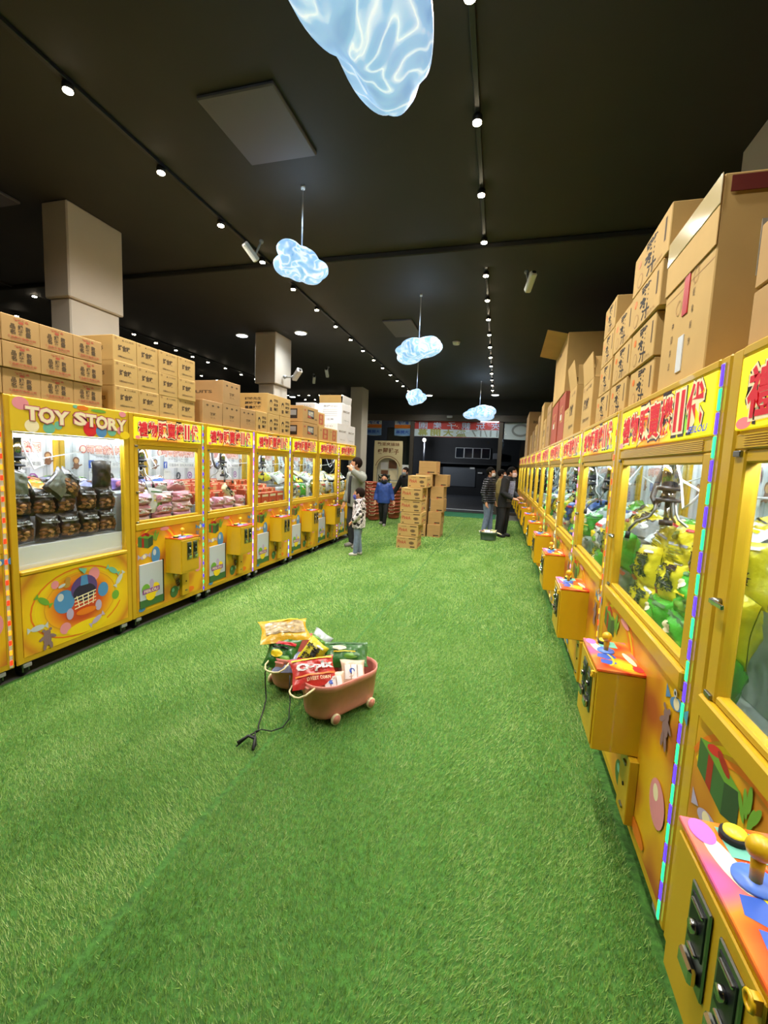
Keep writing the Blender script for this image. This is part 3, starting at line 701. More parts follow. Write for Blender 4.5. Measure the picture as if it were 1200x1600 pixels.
def carton(w, d, h, style):
    """front face at y=0 looking along -y, base at z=0"""
    base = {'A': CARD, 'B': CARD2, 'C': CARD3, 'D': CARD2, 'E': CARD, 'F': CARD2, 'W': CARDW, 'J': CARD2, 'X': CARD2, 'R': CARDR, 'S': CARD2, 'T': CARD, 'P': CARD, 'K': CARD2}[style]
    b = MB().box(-w / 2, w / 2, 0, d, 0, h, base, .004)
    F = Frame((0, 0, 0), (1, 0, 0), (0, 0, 1), (0, -1, 0)); Rr = Frame((w / 2, d / 2, 0), (0, 1, 0), (0, 0, 1), (1, 0, 0)); Lf = Frame((-w / 2, d / 2, 0), (0, -1, 0), (0, 0, 1), (-1, 0, 0))
    tx = lambda fr, s, x, z, ww, hh, m, **k: b.text(fr, s, x, z * h, ww, hh * h, m, **k)
    if style == 'A':
        tx(F, '精選食品', 0, .86, w * .38, .09, INKR, off=.03); b.ell(F, 0, .78 * h, w * .07, h * .05, INKR)
        for k, s in enumerate(('品名', '規格', '數量')):
            for j, c in enumerate(s): tx(F, c, w * (-.22 + .2 * k), .60 - .2 * j, w * .13, .18, INK, off=.03)
        tx(F, '食品股份有限公司', 0, .2, w * .74, .09, INKR, off=.02); b.line(F, (-w * .3, .1 * h), (w * .3, .1 * h), h * .02, INKR)
    elif style in 'BK':
        tx(F, '好食味', -.04 * w, .56, w * .5, .22, INK, off=.05); tx(F, '▲ 小心輕放', .12 * w, .88, w * .5, .07, INK); tx(F, '台灣製造 MADE IN TAIWAN', 0, .22, w * .62, .08, INK, off=.01); b.ell(F, -.38 * w, .9 * h, w * .05, h * .05, INKP)
        tx(Lf, 'COOKIES', 0, .5, d * .5, .14, INK, off=.02); tx(Lf, '易碎品', 0, .2, d * .4, .09, INK)
    elif style == 'C':
        tx(F, '◆   ◆   ◆', 0, .8, w * .7, .1, INK); tx(F, '餅乾', 0, .45, w * .3, .12, INK, off=.02); tx(F, '12 入', 0, .3, w * .25, .09, INK)
        tx(Lf, 'BISCUITS', 0, .5, d * .6, .12, INK, off=.03); tx(Rr, 'BISCUITS', 0, .5, d * .6, .12, INK, off=.03)
    elif style == 'D':
        for fr, ww in ((F, w), (Lf, d)):
            b.ell(fr, -.22 * ww, .56 * h, .1 * min(ww, .4), .16 * h, INKB); b.ell(fr, -.22 * ww, .5 * h, .07 * min(ww, .4), .11 * h, base); b.rect(fr, -.3 * ww, -.14 * ww, .14 * h, .32 * h, INK)
            for k in range(3): tx(fr, ('蝦味先生', '原味餅乾', '重量規格')[k], .2 * ww, .72 - .22 * k, ww * .34, .14, INKB if k else INK, off=.03)
    elif style == 'E':
        b.rect(F, -.2 * w, .22 * w, .3 * h, .82 * h, INKB); b.rect(F, -.17 * w, .19 * w, .42 * h, .76 * h, GREYPR); tx(F, 'Q餅', 0, .6, .26 * w, .2, CREAM, off=.03); b.poly(F, [(-.17 * w, .33 * h), (.1 * w, .33 * h), (-.17 * w, .5 * h)], INKR)
        b.ell(F, -.37 * w, .75 * h, .05 * w, .06 * h, INKR); tx(F, '24袋', .36 * w, .3, .16 * w, .12, INKB)
        b.rect(Lf, -.3 * d, .3 * d, .2 * h, .8 * h, INKB); b.rect(Lf, -.26 * d, .26 * d, .4 * h, .72 * h, GREYPR); b.rect(Rr, -.3 * d, .3 * d, .2 * h, .8 * h, INKB)
    elif style == 'F':
        b.rect(F, -.2 * w, .3 * w, .14 * h, .88 * h, INKR); tx(F, '香', .05 * w, .68, .26 * w, .26, base, off=.02); tx(F, '脆', .05 * w, .34, .26 * w, .26, base, off=.02); tx(F, '箱', -.37 * w, .75, .12 * w, .12, INK)
    elif style == 'W':
        tx(F, 'BISCUIT', 0, .62, w * .7, .09, INK, off=.02); tx(F, '淨重 3kg', 0, .2, w * .5, .06, GREYPR)
        tx(Lf, '易碎小心', 0, .85, d * .6, .1, GREYPR, off=.02)
        for k in range(4): b.line(Lf, (-.3 * d, (.68 - .1 * k) * h), (.3 * d, (.68 - .1 * k) * h), .012 * h, GREYPR)
        tx(Lf, '注意', 0, .22, d * .3, .09, GREYPR, off=.02)
    elif style == 'J':
        tx(F, '雞', .04 * w, .66, w * .36, .50, INKB, off=.03, rot=-.12); tx(F, '汁', .06 * w, .24, w * .24, .34, INKB, off=.03, rot=-.1); b.rect(F, .37 * w, .41 * w, .35 * h, .85 * h, INK)
        b.ell(F, -.32 * w, .7 * h, .06 * w, .09 * h, ORAP); b.ell(F, -.26 * w, .24 * h, .09 * w, .17 * h, INKP); b.ell(F, -.26 * w, .24 * h, .07 * w, .14 * h, base)
        tx(F, '純正原味', .22 * w, .12, .3 * w, .07, INKP)
    elif style == 'X':
        b.line(F, (-w / 2 + .004, .6 * h), (w / 2 - .004, .6 * h), .004, INKP); tx(F, '◆', 0, .85, w * .12, .06, INK)
    elif style == 'R':
        tx(F, '好', 0, .7, w * .4, .14, CARD2, off=.02); tx(F, '禮', 0, .5, w * .4, .14, CARD2, off=.02)
    elif style == 'S':
        fr = F
        tx(fr, 'PinkA', -.22 * w, .56, w * .4, .26, INKR, off=.03, rot=-.05); b.ring(fr, .24 * w, .5 * h, .12 * w, .13 * h, .012, INK); b.ell(fr, .24 * w, .5 * h, .08 * w, .06 * h, INK)
        b.rect(fr, .1 * w, .42 * w, .82 * h, .9 * h, INK); b.rect(fr, .18 * w, .4 * w, .12 * h, .22 * h, INK); b.rect(fr, -.42 * w, -.34 * w, .1 * h, .18 * h, INK); tx(fr, '餅乾零食', -.2 * w, .86, .25 * w, .08, INK)
        for k in range(4): b.ell(Rr, (-.3 + .2 * k) * d, .7 * h, .05 * d, .07 * h, INK)
        b.poly(Rr, [(-.35 * d, .2 * h), (-.1 * d, .45 * h), (.1 * d, .4 * h), (.0, .3 * h), (-.2 * d, .15 * h)], INKR); b.rect(Rr, .1 * d, .4 * d, .2 * h, .3 * h, INK)
    elif style == 'T':
        b.rect(F, .0, .4 * w, .12 * h, .2 * h, INKB); b.rect(F, -.02 * w, .12 * w, .06 * h, .13 * h, INKR); tx(F, 'SNACK FOOD', -.1 * w, .8, .5 * w, .07, INKP); b.rect(Rr, -.1 * d, .3 * d, .1 * h, .16 * h, INK)
        b.line(F, (-.4 * w, .5 * h), (.4 * w, .5 * h), .006, INKP)
    elif style == 'P':
        tx(F, '鮮', -.1 * w, .6, w * .34, .4, INKB, off=.02); tx(F, '乳酪', .25 * w, .5, w * .3, .25, INKB, off=.02); tx(F, '食品股份', .1 * w, .2, w * .4, .1, INK)
    if style not in 'SR': b.rect(Frame((0, 0, h), (1, 0, 0), (0, 1, 0), (0, 0, 1)), -.024, .024, .005, d - .005, TAPEC)
    return b
def place_carton(M, w, d, h, style, label, group, parts=()):
    key = ('carton', style, round(w, 2), round(d, 2), round(h, 2))
    if key not in _CACHE: _CACHE[key] = carton(round(w, 2) - .004, round(d, 2) - .004, round(h, 2) - .002, style).mesh('carton')
    t = thing('carton', label, 'box', M, group, _CACHE[key])
    for nm, mb in parts: link(nm, mb.mesh(nm), t)
    return t
def flap(w, x, y, z, h, ang, axis, m):
    """one open flap hinged at (x, y, z)"""
    b = MB().box(-w / 2, w / 2, -.003, .003, 0, h, m)
    Mx = T(x, y, z, 0 if axis == 'x' else math.pi / 2) @ Matrix.Rotation(ang, 4, 'X')
    b.v = [tuple(Mx @ Vector(p)) for p in b.v]; return b
TOPZ = ZT
def left_carton(y0, y1, z0, z1, style, label, group, x=-3.23, d=.36, parts=(), rz=0.0):
    return place_carton(T(x, (y0 + y1) / 2, z0, math.pi / 2 + rz), y1 - y0, d, z1 - z0, style, label, group, parts)
GL = 'cartons stacked on the short machine row'
row3 = ('bottom', 'middle', 'top')
for c, (a, b_) in enumerate(((1.70, 1.95), (1.95, 2.195), (2.195, 2.44), (2.44, 2.688), (2.688, 2.935))):
    for r in range(3):
        z = TOPZ + .172 * r
        left_carton(a, b_, z, z + .172, 'A', 'carton with red print over the black-bag machine, %s row, %s column counting toward the camera' % (row3[r], ORD[5 - c]), GL, x=-3.21 + (.012 if r else 0), rz=RNG.uniform(-.01, .01))
left_carton(2.25, 2.62, TOPZ + .345, TOPZ + .56, 'A', 'carton with red print set back behind the front stack near the tall column', GL, x=-3.72, d=.33)
left_carton(2.25, 2.62, TOPZ, TOPZ + .345, 'C', 'tall plain carton at the back carrying a smaller red-printed one', GL, x=-3.72, d=.33)
for c, (a, b_) in enumerate(((3.065, 3.312), (3.314, 3.565), (3.567, 3.815), (3.817, 4.065))):
    for r in range(3):
        z = TOPZ + .205 * r
        left_carton(a, b_, z, z + .205, 'B', 'carton with brown three-character print, %s row, %s column counting toward the street' % (row3[r], ORD[c + 1]), GL, d=.42, rz=RNG.uniform(-.01, .01), x=-3.22 + RNG.uniform(-.008, .008))
left_carton(4.555, 4.908, TOPZ, TOPZ + .265, 'C', 'brown biscuit carton standing under the big dark biscuit carton', GL, d=.7)
left_carton(4.555, 4.908, TOPZ + .267, TOPZ + .53, 'C', 'big dark brown biscuit carton, its long side facing the camera, on another', GL, d=.75)
left_carton(4.20, 4.55, TOPZ, TOPZ + .262, 'C', 'single brown carton with a taped top, camera side of the big biscuit carton', GL, d=.5)
left_carton(4.912, 5.256, TOPZ, TOPZ + .26, 'C', 'single low pale carton with three diamonds, street side of the big biscuit carton', GL, d=.5)
for k, (a, b_) in enumerate(((5.26, 5.552), (5.556, 5.886), (5.89, 6.225))):
    left_carton(a, b_, TOPZ, TOPZ + .268, 'D', 'carton with a printed round face, bottom row, %s toward the street' % ORD[k + 1], GL, d=.4)
for k, (a, b_) in enumerate(((5.55, 5.876), (5.88, 6.222))):
    left_carton(a, b_, TOPZ + .27, TOPZ + .535, 'D', 'carton with a printed round face, upper row, %s side' % ('camera' if not k else 'street'), GL, d=.75)
for k in range(2):
    left_carton(6.645, 7.235, TOPZ + .262 * k, TOPZ + .26 + .262 * k, 'E', 'carton with a framed dark picture and red triangle, %s of the pair' % ('upper' if k else 'lower'), GL, d=.5)
for k in range(3):
    left_carton(6.26, 6.60, TOPZ + .12 * k, TOPZ + .118 + .12 * k, 'R', 'thin red carton lying beside the framed-picture cartons, %s of three' % row3[k], GL, x=-3.45, d=.35)
left_carton(7.31, 7.79, TOPZ, TOPZ + .255, 'F', 'pale carton with an orange panel beside the framed-picture cartons, bottom', GL, d=.35)
left_carton(7.25, 7.62, TOPZ + .257, TOPZ + .5, 'F', 'pale carton with an orange panel set on top of another', GL, d=.35, x=-3.27)
left_carton(7.80, 8.155, TOPZ, TOPZ + .25, 'F', 'pale carton with an orange panel beside the white cartons', GL, d=.35)
left_carton(8.16, 8.715, TOPZ, TOPZ + .385, 'W', 'white carton at the bottom, carrying the open white carton', GL, d=.5)
left_carton(8.72, 9.19, TOPZ, TOPZ + .385, 'W', 'white carton at the street end of the short machine row', GL, d=.5)
w_ = .52
left_carton(8.37, 8.90, TOPZ + .387, TOPZ + .80, 'W', 'white carton with its flaps standing open on top of a white carton', GL, d=.5,
            parts=(('flap', flap(.5, 0, .005, .41, .15, .1, 'x', CARDW)), ('flap', flap(.46, -.255, .25, .41, .15, -.25, 'y', CARD2))))
left_carton(7.80, 8.20, TOPZ + .252, TOPZ + .72, 'W', 'closed white carton behind the orange-panel cartons', GL, d=.4, x=-3.55)
def xr(y):
    n = max(0, min(11.99, (y - .245) / 1.287)); i = int(n); return RX[i] + (RX[i + 1] - RX[i]) * (n - i)
def right_carton(y0, y1, z0, z1, style, label, group, dx=.04, d=.4, parts=(), rz=0.0):
    return place_carton(T(xr((y0 + y1) / 2) + dx, (y0 + y1) / 2, z0, -math.pi / 2 + rz), y1 - y0, d, z1 - z0, style, label, group, parts)
GR = 'cartons stacked on the long machine row'
def strip(x0, x1, z0, z1, m, y=-.004): return MB().box(x0, x1, y, 0, z0, z1, m)
bigp = [('tape', strip(-.02, .035, .28, .48, TAPER)), ('tape', strip(-.028, .03, .06, .2, TAPEW)), ('flap', MB().box(-.255, .255, -.006, -.001, .43, .655, CARD2, .002)), ('top_tape', MB().box(-.258, .258, -.009, -.004, .56, .66, TAPEC, .002)),
        ('packing_label', MB().box(.257, .261, .12, .33, .32, .50, mat('grey_label', '#A9A294', .5))), ('red_edge_tape', MB().box(.257, .261, .02, .5, .595, .645, mat('dark_red_tape', '#6E2A22', .5)))]
pp = MB(); fr = Frame((0, -.0005, 0), (1, 0, 0), (0, 0, 1), (0, -1, 0))
for k, c in enumerate('中國製造'): pp.text(fr, c, -.12, .27 - .055 * k, .022, .03, INK)
for k, c in enumerate('輕拿輕放'): pp.text(fr, c, .085, .34 - .06 * k, .022, .03, INK)
pp.ring(fr, -.07, .33, .03, .03, .004, INKP); pp.ring(fr, .09, .4, .025, .03, .004, INKP); bigp.append(('print', pp))
t = right_carton(1.838, 2.352, TOPZ, TOPZ + .66, 'X', 'huge brown carton with red tape down its front, on the second machine', GR, d=.55, parts=bigp)
for r, (a, b_, dx) in enumerate(((2.465, 2.895, .05), (2.463, 2.90, .04), (2.405, 2.94, .03), (2.345, 2.955, .03))):
    right_carton(a, b_, TOPZ + .212 * r, TOPZ + .21 + .212 * r, 'J', 'carton with black brush lettering, column nearest the camera, %s of four' % ('bottom', 'second up', 'third up', 'topmost')[r], GR, dx, .42, rz=RNG.uniform(-.01, .01))
for r, (a, b_) in enumerate(((2.935, 3.36), (2.91, 3.34), (2.945, 3.40))):
    right_carton(a, b_, TOPZ + .215 * r, TOPZ + .213 + .215 * r, 'J', 'carton with black brush lettering, middle column, %s of three' % row3[r], GR, .04, .42)
for r, (a, b_) in enumerate(((3.40, 3.85), (3.41, 3.80), (3.42, 3.80), (3.43, 3.79))):
    right_carton(a, b_, TOPZ + .21 * r, TOPZ + .208 + .21 * r, 'J', 'carton with black brush lettering, column toward the street, %s of four' % ('bottom', 'second up', 'third up', 'topmost')[r], GR, .04, .42)
for r in range(2):
    right_carton(1.06 - .0, 1.58, TOPZ + .185 * r, TOPZ + .183 + .185 * r, 'P', 'plastic-wrapped carton on the nearest machine of the long row, %s of the pair' % ('upper' if r else 'lower'), GR, .05, .42,
                 parts=(('plastic_wrap', MB().box(.262, .268, .01, .41, .005, .178, mat('grey_wrap', '#8E8E92', .2))), ))
right_carton(3.95, 4.45, TOPZ, TOPZ + .40, 'K', 'tall open carton with a raised flap beside the brush-lettered cartons', GR, .02, .45,
             parts=(('flap', flap(.48, 0, .005, .40, .2, .12, 'x', CARD2)), ('flap', flap(.42, -.245, .22, .40, .18, .5, 'y', CARD2)), ('flap', flap(.42, .245, .22, .40, .18, -.3, 'y', CARD2))))
right_carton(4.84, 5.35, TOPZ, TOPZ + .50, 'K', 'tall open carton with its flap leaning toward the street, second from the brush-lettered cartons', GR, .02, .45,
             parts=(('flap', flap(.5, .0, .005, .50, .24, .18, 'x', CARD2)), ('flap', flap(.42, -.25, .22, .5, .18, .6, 'y', CARD2)), ('flap', flap(.42, .25, .22, .50, .2, -.2, 'y', CARD2))))
right_carton(5.40, 5.92, TOPZ, TOPZ + .37, 'X', 'plain brown carton standing beside the red cartons', GR, .05, .42)
right_carton(5.95, 6.63, TOPZ, TOPZ + .62, 'R', 'red carton with a white sticker, nearer the camera of two', GR, .06, .42, parts=(('sticker', strip(-.1, .03, .3, .37, WHITE)),))
right_carton(6.68, 7.5, TOPZ, TOPZ + .60, 'R', 'red carton with a white sticker, nearer the street of two', GR, .06, .42, parts=(('sticker', strip(-.1, .03, .25, .32, WHITE)),))
right_carton(6.1, 7.6, TOPZ + .625, TOPZ + 1.35, 'X', 'big reddish brown carton with splayed flaps lying on the red cartons', GR, .06, .6,
             parts=(('flap', flap(.6, -.75, .3, .72, .3, 1.15, 'y', CARD3)), ('flap', flap(1.4, 0, .005, .72, .26, 1.35, 'x', CARD3))))
far = [(7.6, 8.3, .72, 'C'), (8.35, 8.9, .55, 'K'), (8.95, 9.6, .9, 'X'), (9.65, 10.2, .75, 'C'), (10.25, 10.9, .62, 'K'), (10.95, 11.6, .55, 'C'), (11.65, 12.3, .5, 'X')]
for k, (a, b_, h, s) in enumerate(far):
    right_carton(a, b_, TOPZ, TOPZ + h, s, 'plain tall carton in the dim line past the red cartons, %s toward the street' % ORD[k + 1], GR, .05, .45)
right_carton(12.4, 14.2, TOPZ, TOPZ + .62, 'C', 'large dim carton on the last machines before the street, lower', GR, .03, .6)
right_carton(12.5, 14.2, TOPZ + .622, TOPZ + 1.15, 'C', 'large dim carton on the last machines before the street, upper', GR, .03, .6)

# two floor stacks of cartons
GS = 'cartons in the two floor stacks on the turf'
for k in range(5):
    rz = (0.02, -.01, .0, .015, -.01)[k]
    place_carton(T(-1.765 + (-.03, -.02, .03, .01, .02)[k], 8.30 + (.0, .02, .03, .04, .03)[k], .002 + .236 * k, rz), .41, .5, .235, 'S', 'snack carton with red lettering in the nearer floor stack, %s' % ('bottom', 'second up', 'third up', 'fourth up', 'fifth up')[k], GS)
place_carton(T(-1.66, 8.40, .002 + .236 * 5, -.01), .37, .42, .235, 'S', 'small snack carton crowning the nearer floor stack', GS)
for k in range(4):
    place_carton(T(-1.535 + (0, .01, .045, .03)[k], 9.90 + .02 * k, .002 + .287 * k, -.02), .30, .45, .286, 'T', 'plain brown carton in the farther floor stack, street aisle column, %s' % ('bottom', 'second up', 'third up', 'fourth up')[k], GS)
    place_carton(T(-1.875, 9.86 + .02 * (k % 2), .002 + .287 * k, .01), .33, .45, .286, 'T', 'plain brown carton in the farther floor stack, inner column half hidden, %s' % ('bottom', 'second up', 'third up', 'fourth up')[k], GS)
place_carton(T(-1.80, 9.86, .002 + .287 * 4, .02), .38, .45, .27, 'T', 'brown carton on the inner column, just under the topmost carton', GS)
place_carton(T(-1.43, 10.0, .002 + .287 * 4, -.03), .28, .42, .265, 'T', 'brown carton at the top of the street aisle column', GS)
place_carton(T(-1.73, 9.87, .002 + .287 * 4 + .271, -.03), .40, .45, .29, 'T', 'topmost brown carton of the farther floor stack', GS)

# ------------------------------------------------------------------ lamps on the ceiling
CLOUD = ramp_mat('glowing_cloud_shell', [(0.0, '#FAFDFF'), (0.02, '#D2EAFF'), (0.08, '#9CC8F2'), (0.25, '#78AADD')], 'w', .4, 1.0, 9.0)
CLOUDN = ramp_mat('glowing_cloud_shell_near', [(0.0, '#F4FBFF'), (0.012, '#CBE6FC'), (0.05, '#9AC4EE'), (0.2, '#84AFDC')], 'w', .4, .85, 5.0)
def cloud_mesh(ex, lobes, seed, m, sub=5):
    import bmesh
    bm = bmesh.new(); bmesh.ops.create_icosphere(bm, subdivisions=sub, radius=1.0); rg = random.Random(seed)
    L = []
    for k in range(lobes):
        a = rg.uniform(0, 6.28); z = rg.uniform(-.6, .7); r = rg.uniform(.35, .7)
        L.append((Vector((math.cos(a) * r, math.sin(a) * r, z * .5)), rg.uniform(.40, .56)))
    for v in bm.verts:
        d = v.co.normalized(); best = .70
        for c, r in L:
            b = d.dot(c); q = b * b - c.length_squared + r * r
            if q > 0: best = max(best, b + math.sqrt(q))
        best += .035 * noise.noise(d * 3.2 + Vector((seed, 0, 0)))
        v.co = d * best
    for _ in range(2): bmesh.ops.smooth_vert(bm, verts=bm.verts, factor=.5, use_axis_x=True, use_axis_y=True, use_axis_z=True)
    mid = [(max(v.co[i] for v in bm.verts) + min(v.co[i] for v in bm.verts)) / 2 for i in range(3)]
    for v in bm.verts: v.co -= Vector(mid)
    mx = [max(abs(v.co[i]) for v in bm.verts) for i in range(3)]
    for v in bm.verts: v.co = Vector((v.co.x / mx[0] * ex[0], v.co.y / mx[1] * ex[1], v.co.z / mx[2] * ex[2]))
    me = bpy.data.meshes.new('shell'); bm.to_mesh(me); bm.free(); me.materials.append(m)
    for p in me.polygons: p.use_smooth = True
    return me
for k, (x, y, z, ex, rz, ry, lab, seed) in enumerate((
        (-.555, 1.42, 3.10, (.215, .56, .18), -.04, 0, 'large glowing blue cloud lamp overhead, cut by the top edge', 4),
        (-1.85, 3.72, 3.315, (.25, .22, .135), .2, .1, 'glowing blue cloud lamp on a thin rod near the pale column', 7),
        (-1.31, 6.27, 3.215, (.33, .30, .15), .1, -.15, 'glowing blue cloud lamp hanging above the floor stacks', 12),
        (-2.045, 9.8, 3.09, (.215, .26, .165), .5, -.1, 'smallest glowing blue cloud lamp, deeper down the aisle', 3),
        (-.86, 12.6, 3.10, (.44, .36, .20), .0, 0, 'wide glowing blue cloud lamp nearest the street banner', 21))):
    t = thing('cloud_lamp', lab, 'lamp', T(x, y, z), 'cloud lamps')
    link('cloud_shell', cloud_mesh(ex, 12, seed, CLOUDN if k == 0 else CLOUD), t, T(0, 0, 0, rz, 0, ry))
    cl = bpy.data.lights.new('cloud_light', 'POINT'); cl.energy = 5; cl.color = (.55, .75, 1.0); cl.shadow_soft_size = .12
    cl = bpy.data.objects.new('cloud_light', cl); COL.objects.link(cl); cl.parent = t; cl.location = (0, 0, ex[2] + .16)
    link('rod', MB().cyl((0, 0, ex[2] * .6), (0, 0, ZC - z - .01), .006, WHITE, 8).mesh('rod'), t)
    link('ceiling_cap', MB().cyl((0, 0, ZC - z - .03), (0, 0, ZC - z), .018, WHITE, 12).mesh('ceiling_cap'), t)
BULB = mat('spot_bulb', '#FFFFFF', .5, em='#FFEBCB', es=60.0)
BULB2 = mat('downlight_lens', '#FFFFFF', .5, em='#F4FBFF', es=14.0)
HOUS = mat('black_spot_housing', '#1B1B1B', .5)
spot_body = MB().cyl((0, 0, 0), (0, 0, .035), .034, HOUS, 14).box(-.012, .012, -.012, .012, .035, .045, HOUS).mesh('spot_body')
spot_lens = MB().cyl((0, 0, -.008), (0, 0, .004), .029, BULB, 14).mesh('bulb')
sl = bpy.data.lights.new('spot_light', 'SPOT'); sl.energy = SPOT_W; sl.color = (1.0, .95, .85); sl.spot_size = math.radians(156); sl.spot_blend = 1.0; sl.shadow_soft_size = .05
def spotlight(x, y, label, group, lit=True):
    t = thing('spotlight', label, 'spotlight', T(x, y, ZC - .073), group)
    link('spot_body', spot_body, t); link('bulb', spot_lens, t)
    if lit:
        o = bpy.data.objects.new('spot_light', sl); COL.objects.link(o); o.parent = t; o.location = (0, 0, -.02)
    return t
def rail(x0, y0, x1, y1, lab):
    d = Vector((x1 - x0, y1 - y0, 0)); L = d.length
    thing('light_track', lab, 'track', T(x0, y0, ZC - .03, math.atan2(d.y, d.x)), 'ceiling light tracks', MB().box(-.3, L + .3, -.017, .017, 0, .028, HOUS, .003).mesh('light_track'))
def lx(y): return -2.772 - .026 * y
def rx(y): return -.275 - .0235 * y
rail(lx(.8), .8, lx(14.6), 14.6, 'black ceiling track carrying the row of spots above the short machine row')
rail(rx(.8), .8, rx(14.6), 14.6, 'black ceiling track carrying the row of spots beside the long machine row')
ys = [.79 + .808 * k for k in range(18)]
for k, y in enumerate(ys):
    spotlight(rx(y), y, 'ceiling spot on the track beside the long machine row, %s from the camera end' % ORD[k + 1], 'spots of the long-row track', k < 11 or k % 2 == 1)
    spotlight(lx(y), y, 'ceiling spot on the track above the short machine row, %s from the camera end' % ORD[k + 1], 'spots of the short-row track', k < 11 or k % 2 == 1)
rail(-7.03, 4.5, -7.16, 12, 'black ceiling track in the dark side hall behind the pale columns')
for k, (x, y) in enumerate(((-6.95, 5.25), (-7.04, 6.4), (-7.05, 7.18), (-7.1, 7.79), (-7.12, 8.38), (-7.14, 8.94), (-7.15, 9.5), (-7.15, 10.19), (-7.2, 10.97), (-7.15, 11.6))):
    spotlight(x, y, 'ceiling spot on the side hall track behind the columns, %s from the camera end' % ORD[k + 1], 'spots of the side hall track', k % 3 == 0)
for k, (x, y) in enumerate(((-8.3, 5.95), (-8.53, 11.05), (-8.5, 11.7))):
    spotlight(x, y, 'stray ceiling spot deep in the side hall, %s from the camera end' % ORD[k + 1], 'stray side hall spots', False)
for k, x in enumerate((-7.67, -7.26, -6.87, -6.46, -6.09, -5.62)):
    spotlight(x, 14.57, 'small ceiling spot in the cross row near the shop front, %s toward the aisle' % ORD[k + 1], 'cross row of spots near the shop front', False)
for k, x in enumerate((-7.5, -7.1, -6.7)):
    spotlight(x, 15.6, 'small ceiling spot in the last cross row at the shop front, %s toward the aisle' % ORD[k + 1], 'last cross row of spots', False)
for k, (x, y, lab) in enumerate(((-5.06, 7.73, 'round white ceiling downlight on the hall side of the second column'), (-3.83, 7.72, 'round white ceiling downlight on the aisle side of the second column'), (-2.70, 15.0, 'round white ceiling downlight near the shop front beside the smallest cloud'), (-.55, 14.95, 'round white ceiling downlight near the shop front beside the wide cloud'), (-7.87, 15.3, 'round white ceiling downlight in the side hall near the shop front'))):
    t = thing('downlight', lab, 'downlight', T(x, y, ZC - .02), 'round ceiling downlights')
    link('downlight_trim', MB().cyl((0, 0, 0), (0, 0, .02), .12, WHITE, 24).mesh('downlight_trim'), t); link('lens', MB().cyl((0, 0, -.006), (0, 0, .002), .10, BULB2, 24).mesh('lens'), t)
    o = bpy.data.lights.new('downlight_light', 'SPOT'); o.energy = 90; o.color = (.9, .97, 1); o.spot_size = 2.6; o.spot_blend = 1; o.shadow_soft_size = .09
    o = bpy.data.objects.new('downlight_light', o); COL.objects.link(o); o.parent = t; o.location = (0, 0, -.03)
def camera_thing(M, lab, arm_top, s=1.0):
    t = thing('security_camera', lab, 'security camera', M, 'security cameras')
    link('camera_housing', MB().box(-.045 * s, .045 * s, -.14 * s, .14 * s, -.045 * s, .045 * s, WHITE, .012).mesh('camera_housing'), t)
    link('lens', MB().cyl((0, -.14 * s, 0), (0, -.15 * s, 0), .03 * s, BLACK, 14).mesh('lens'), t)
    b = MB().tube([(0, .05, .04 * s)] + arm_top, .016 * s, GREYP, 8); e = arm_top[-1]; b.ball(e, .035 * s, GREYP)
    link('bracket', b.mesh('bracket'), t); return t
camera_thing(T(-3.98, 7.9, 3.23, .9, -.5), 'white bullet security camera bracketed to the second column', [(-.08, .10, .0), (-.18, .16, .03)], 1.05)
camera_thing(T(.10, 5.5, 3.72, .35, -.7), 'white security camera under the ceiling above the long machine row', [(0, .02, .12), (0, .0, .21)], .8)
camera_thing(T(-2.72, 4.3, 3.74, -.5, -.7), 'white security camera under the ceiling beside the nearest hanging cloud', [(0, .02, .12), (0, .0, .19)], .7)
camera_thing(T(-4.35, 10.2, 3.72, .2, -.7), 'white security camera hanging between the second and third columns, aisle side', [(0, .02, .12), (0, .0, .22)], .8)
camera_thing(T(-5.05, 11.0, 3.72, .5, -.7), 'white security camera hanging between the second and third columns, hall side', [(0, .02, .12), (0, .0, .22)], .8)
t = thing('smoke_detector', 'small white smoke detector on the black ceiling between the clouds', 'smoke detector', T(-1.1, 8.7, ZC - .05), None, MB().cyl((0, 0, .0), (0, 0, .05), .06, WHITE, 18, .075).mesh('smoke_detector'))
t = thing('emergency_box', 'small pale box on the beam over the street doorway', 'sign box', T(-2.1, YE - .06, 3.34), None, MB().box(-.1, .1, -.03, .04, -.04, .04, GREYP, .008).mesh('emergency_box'))

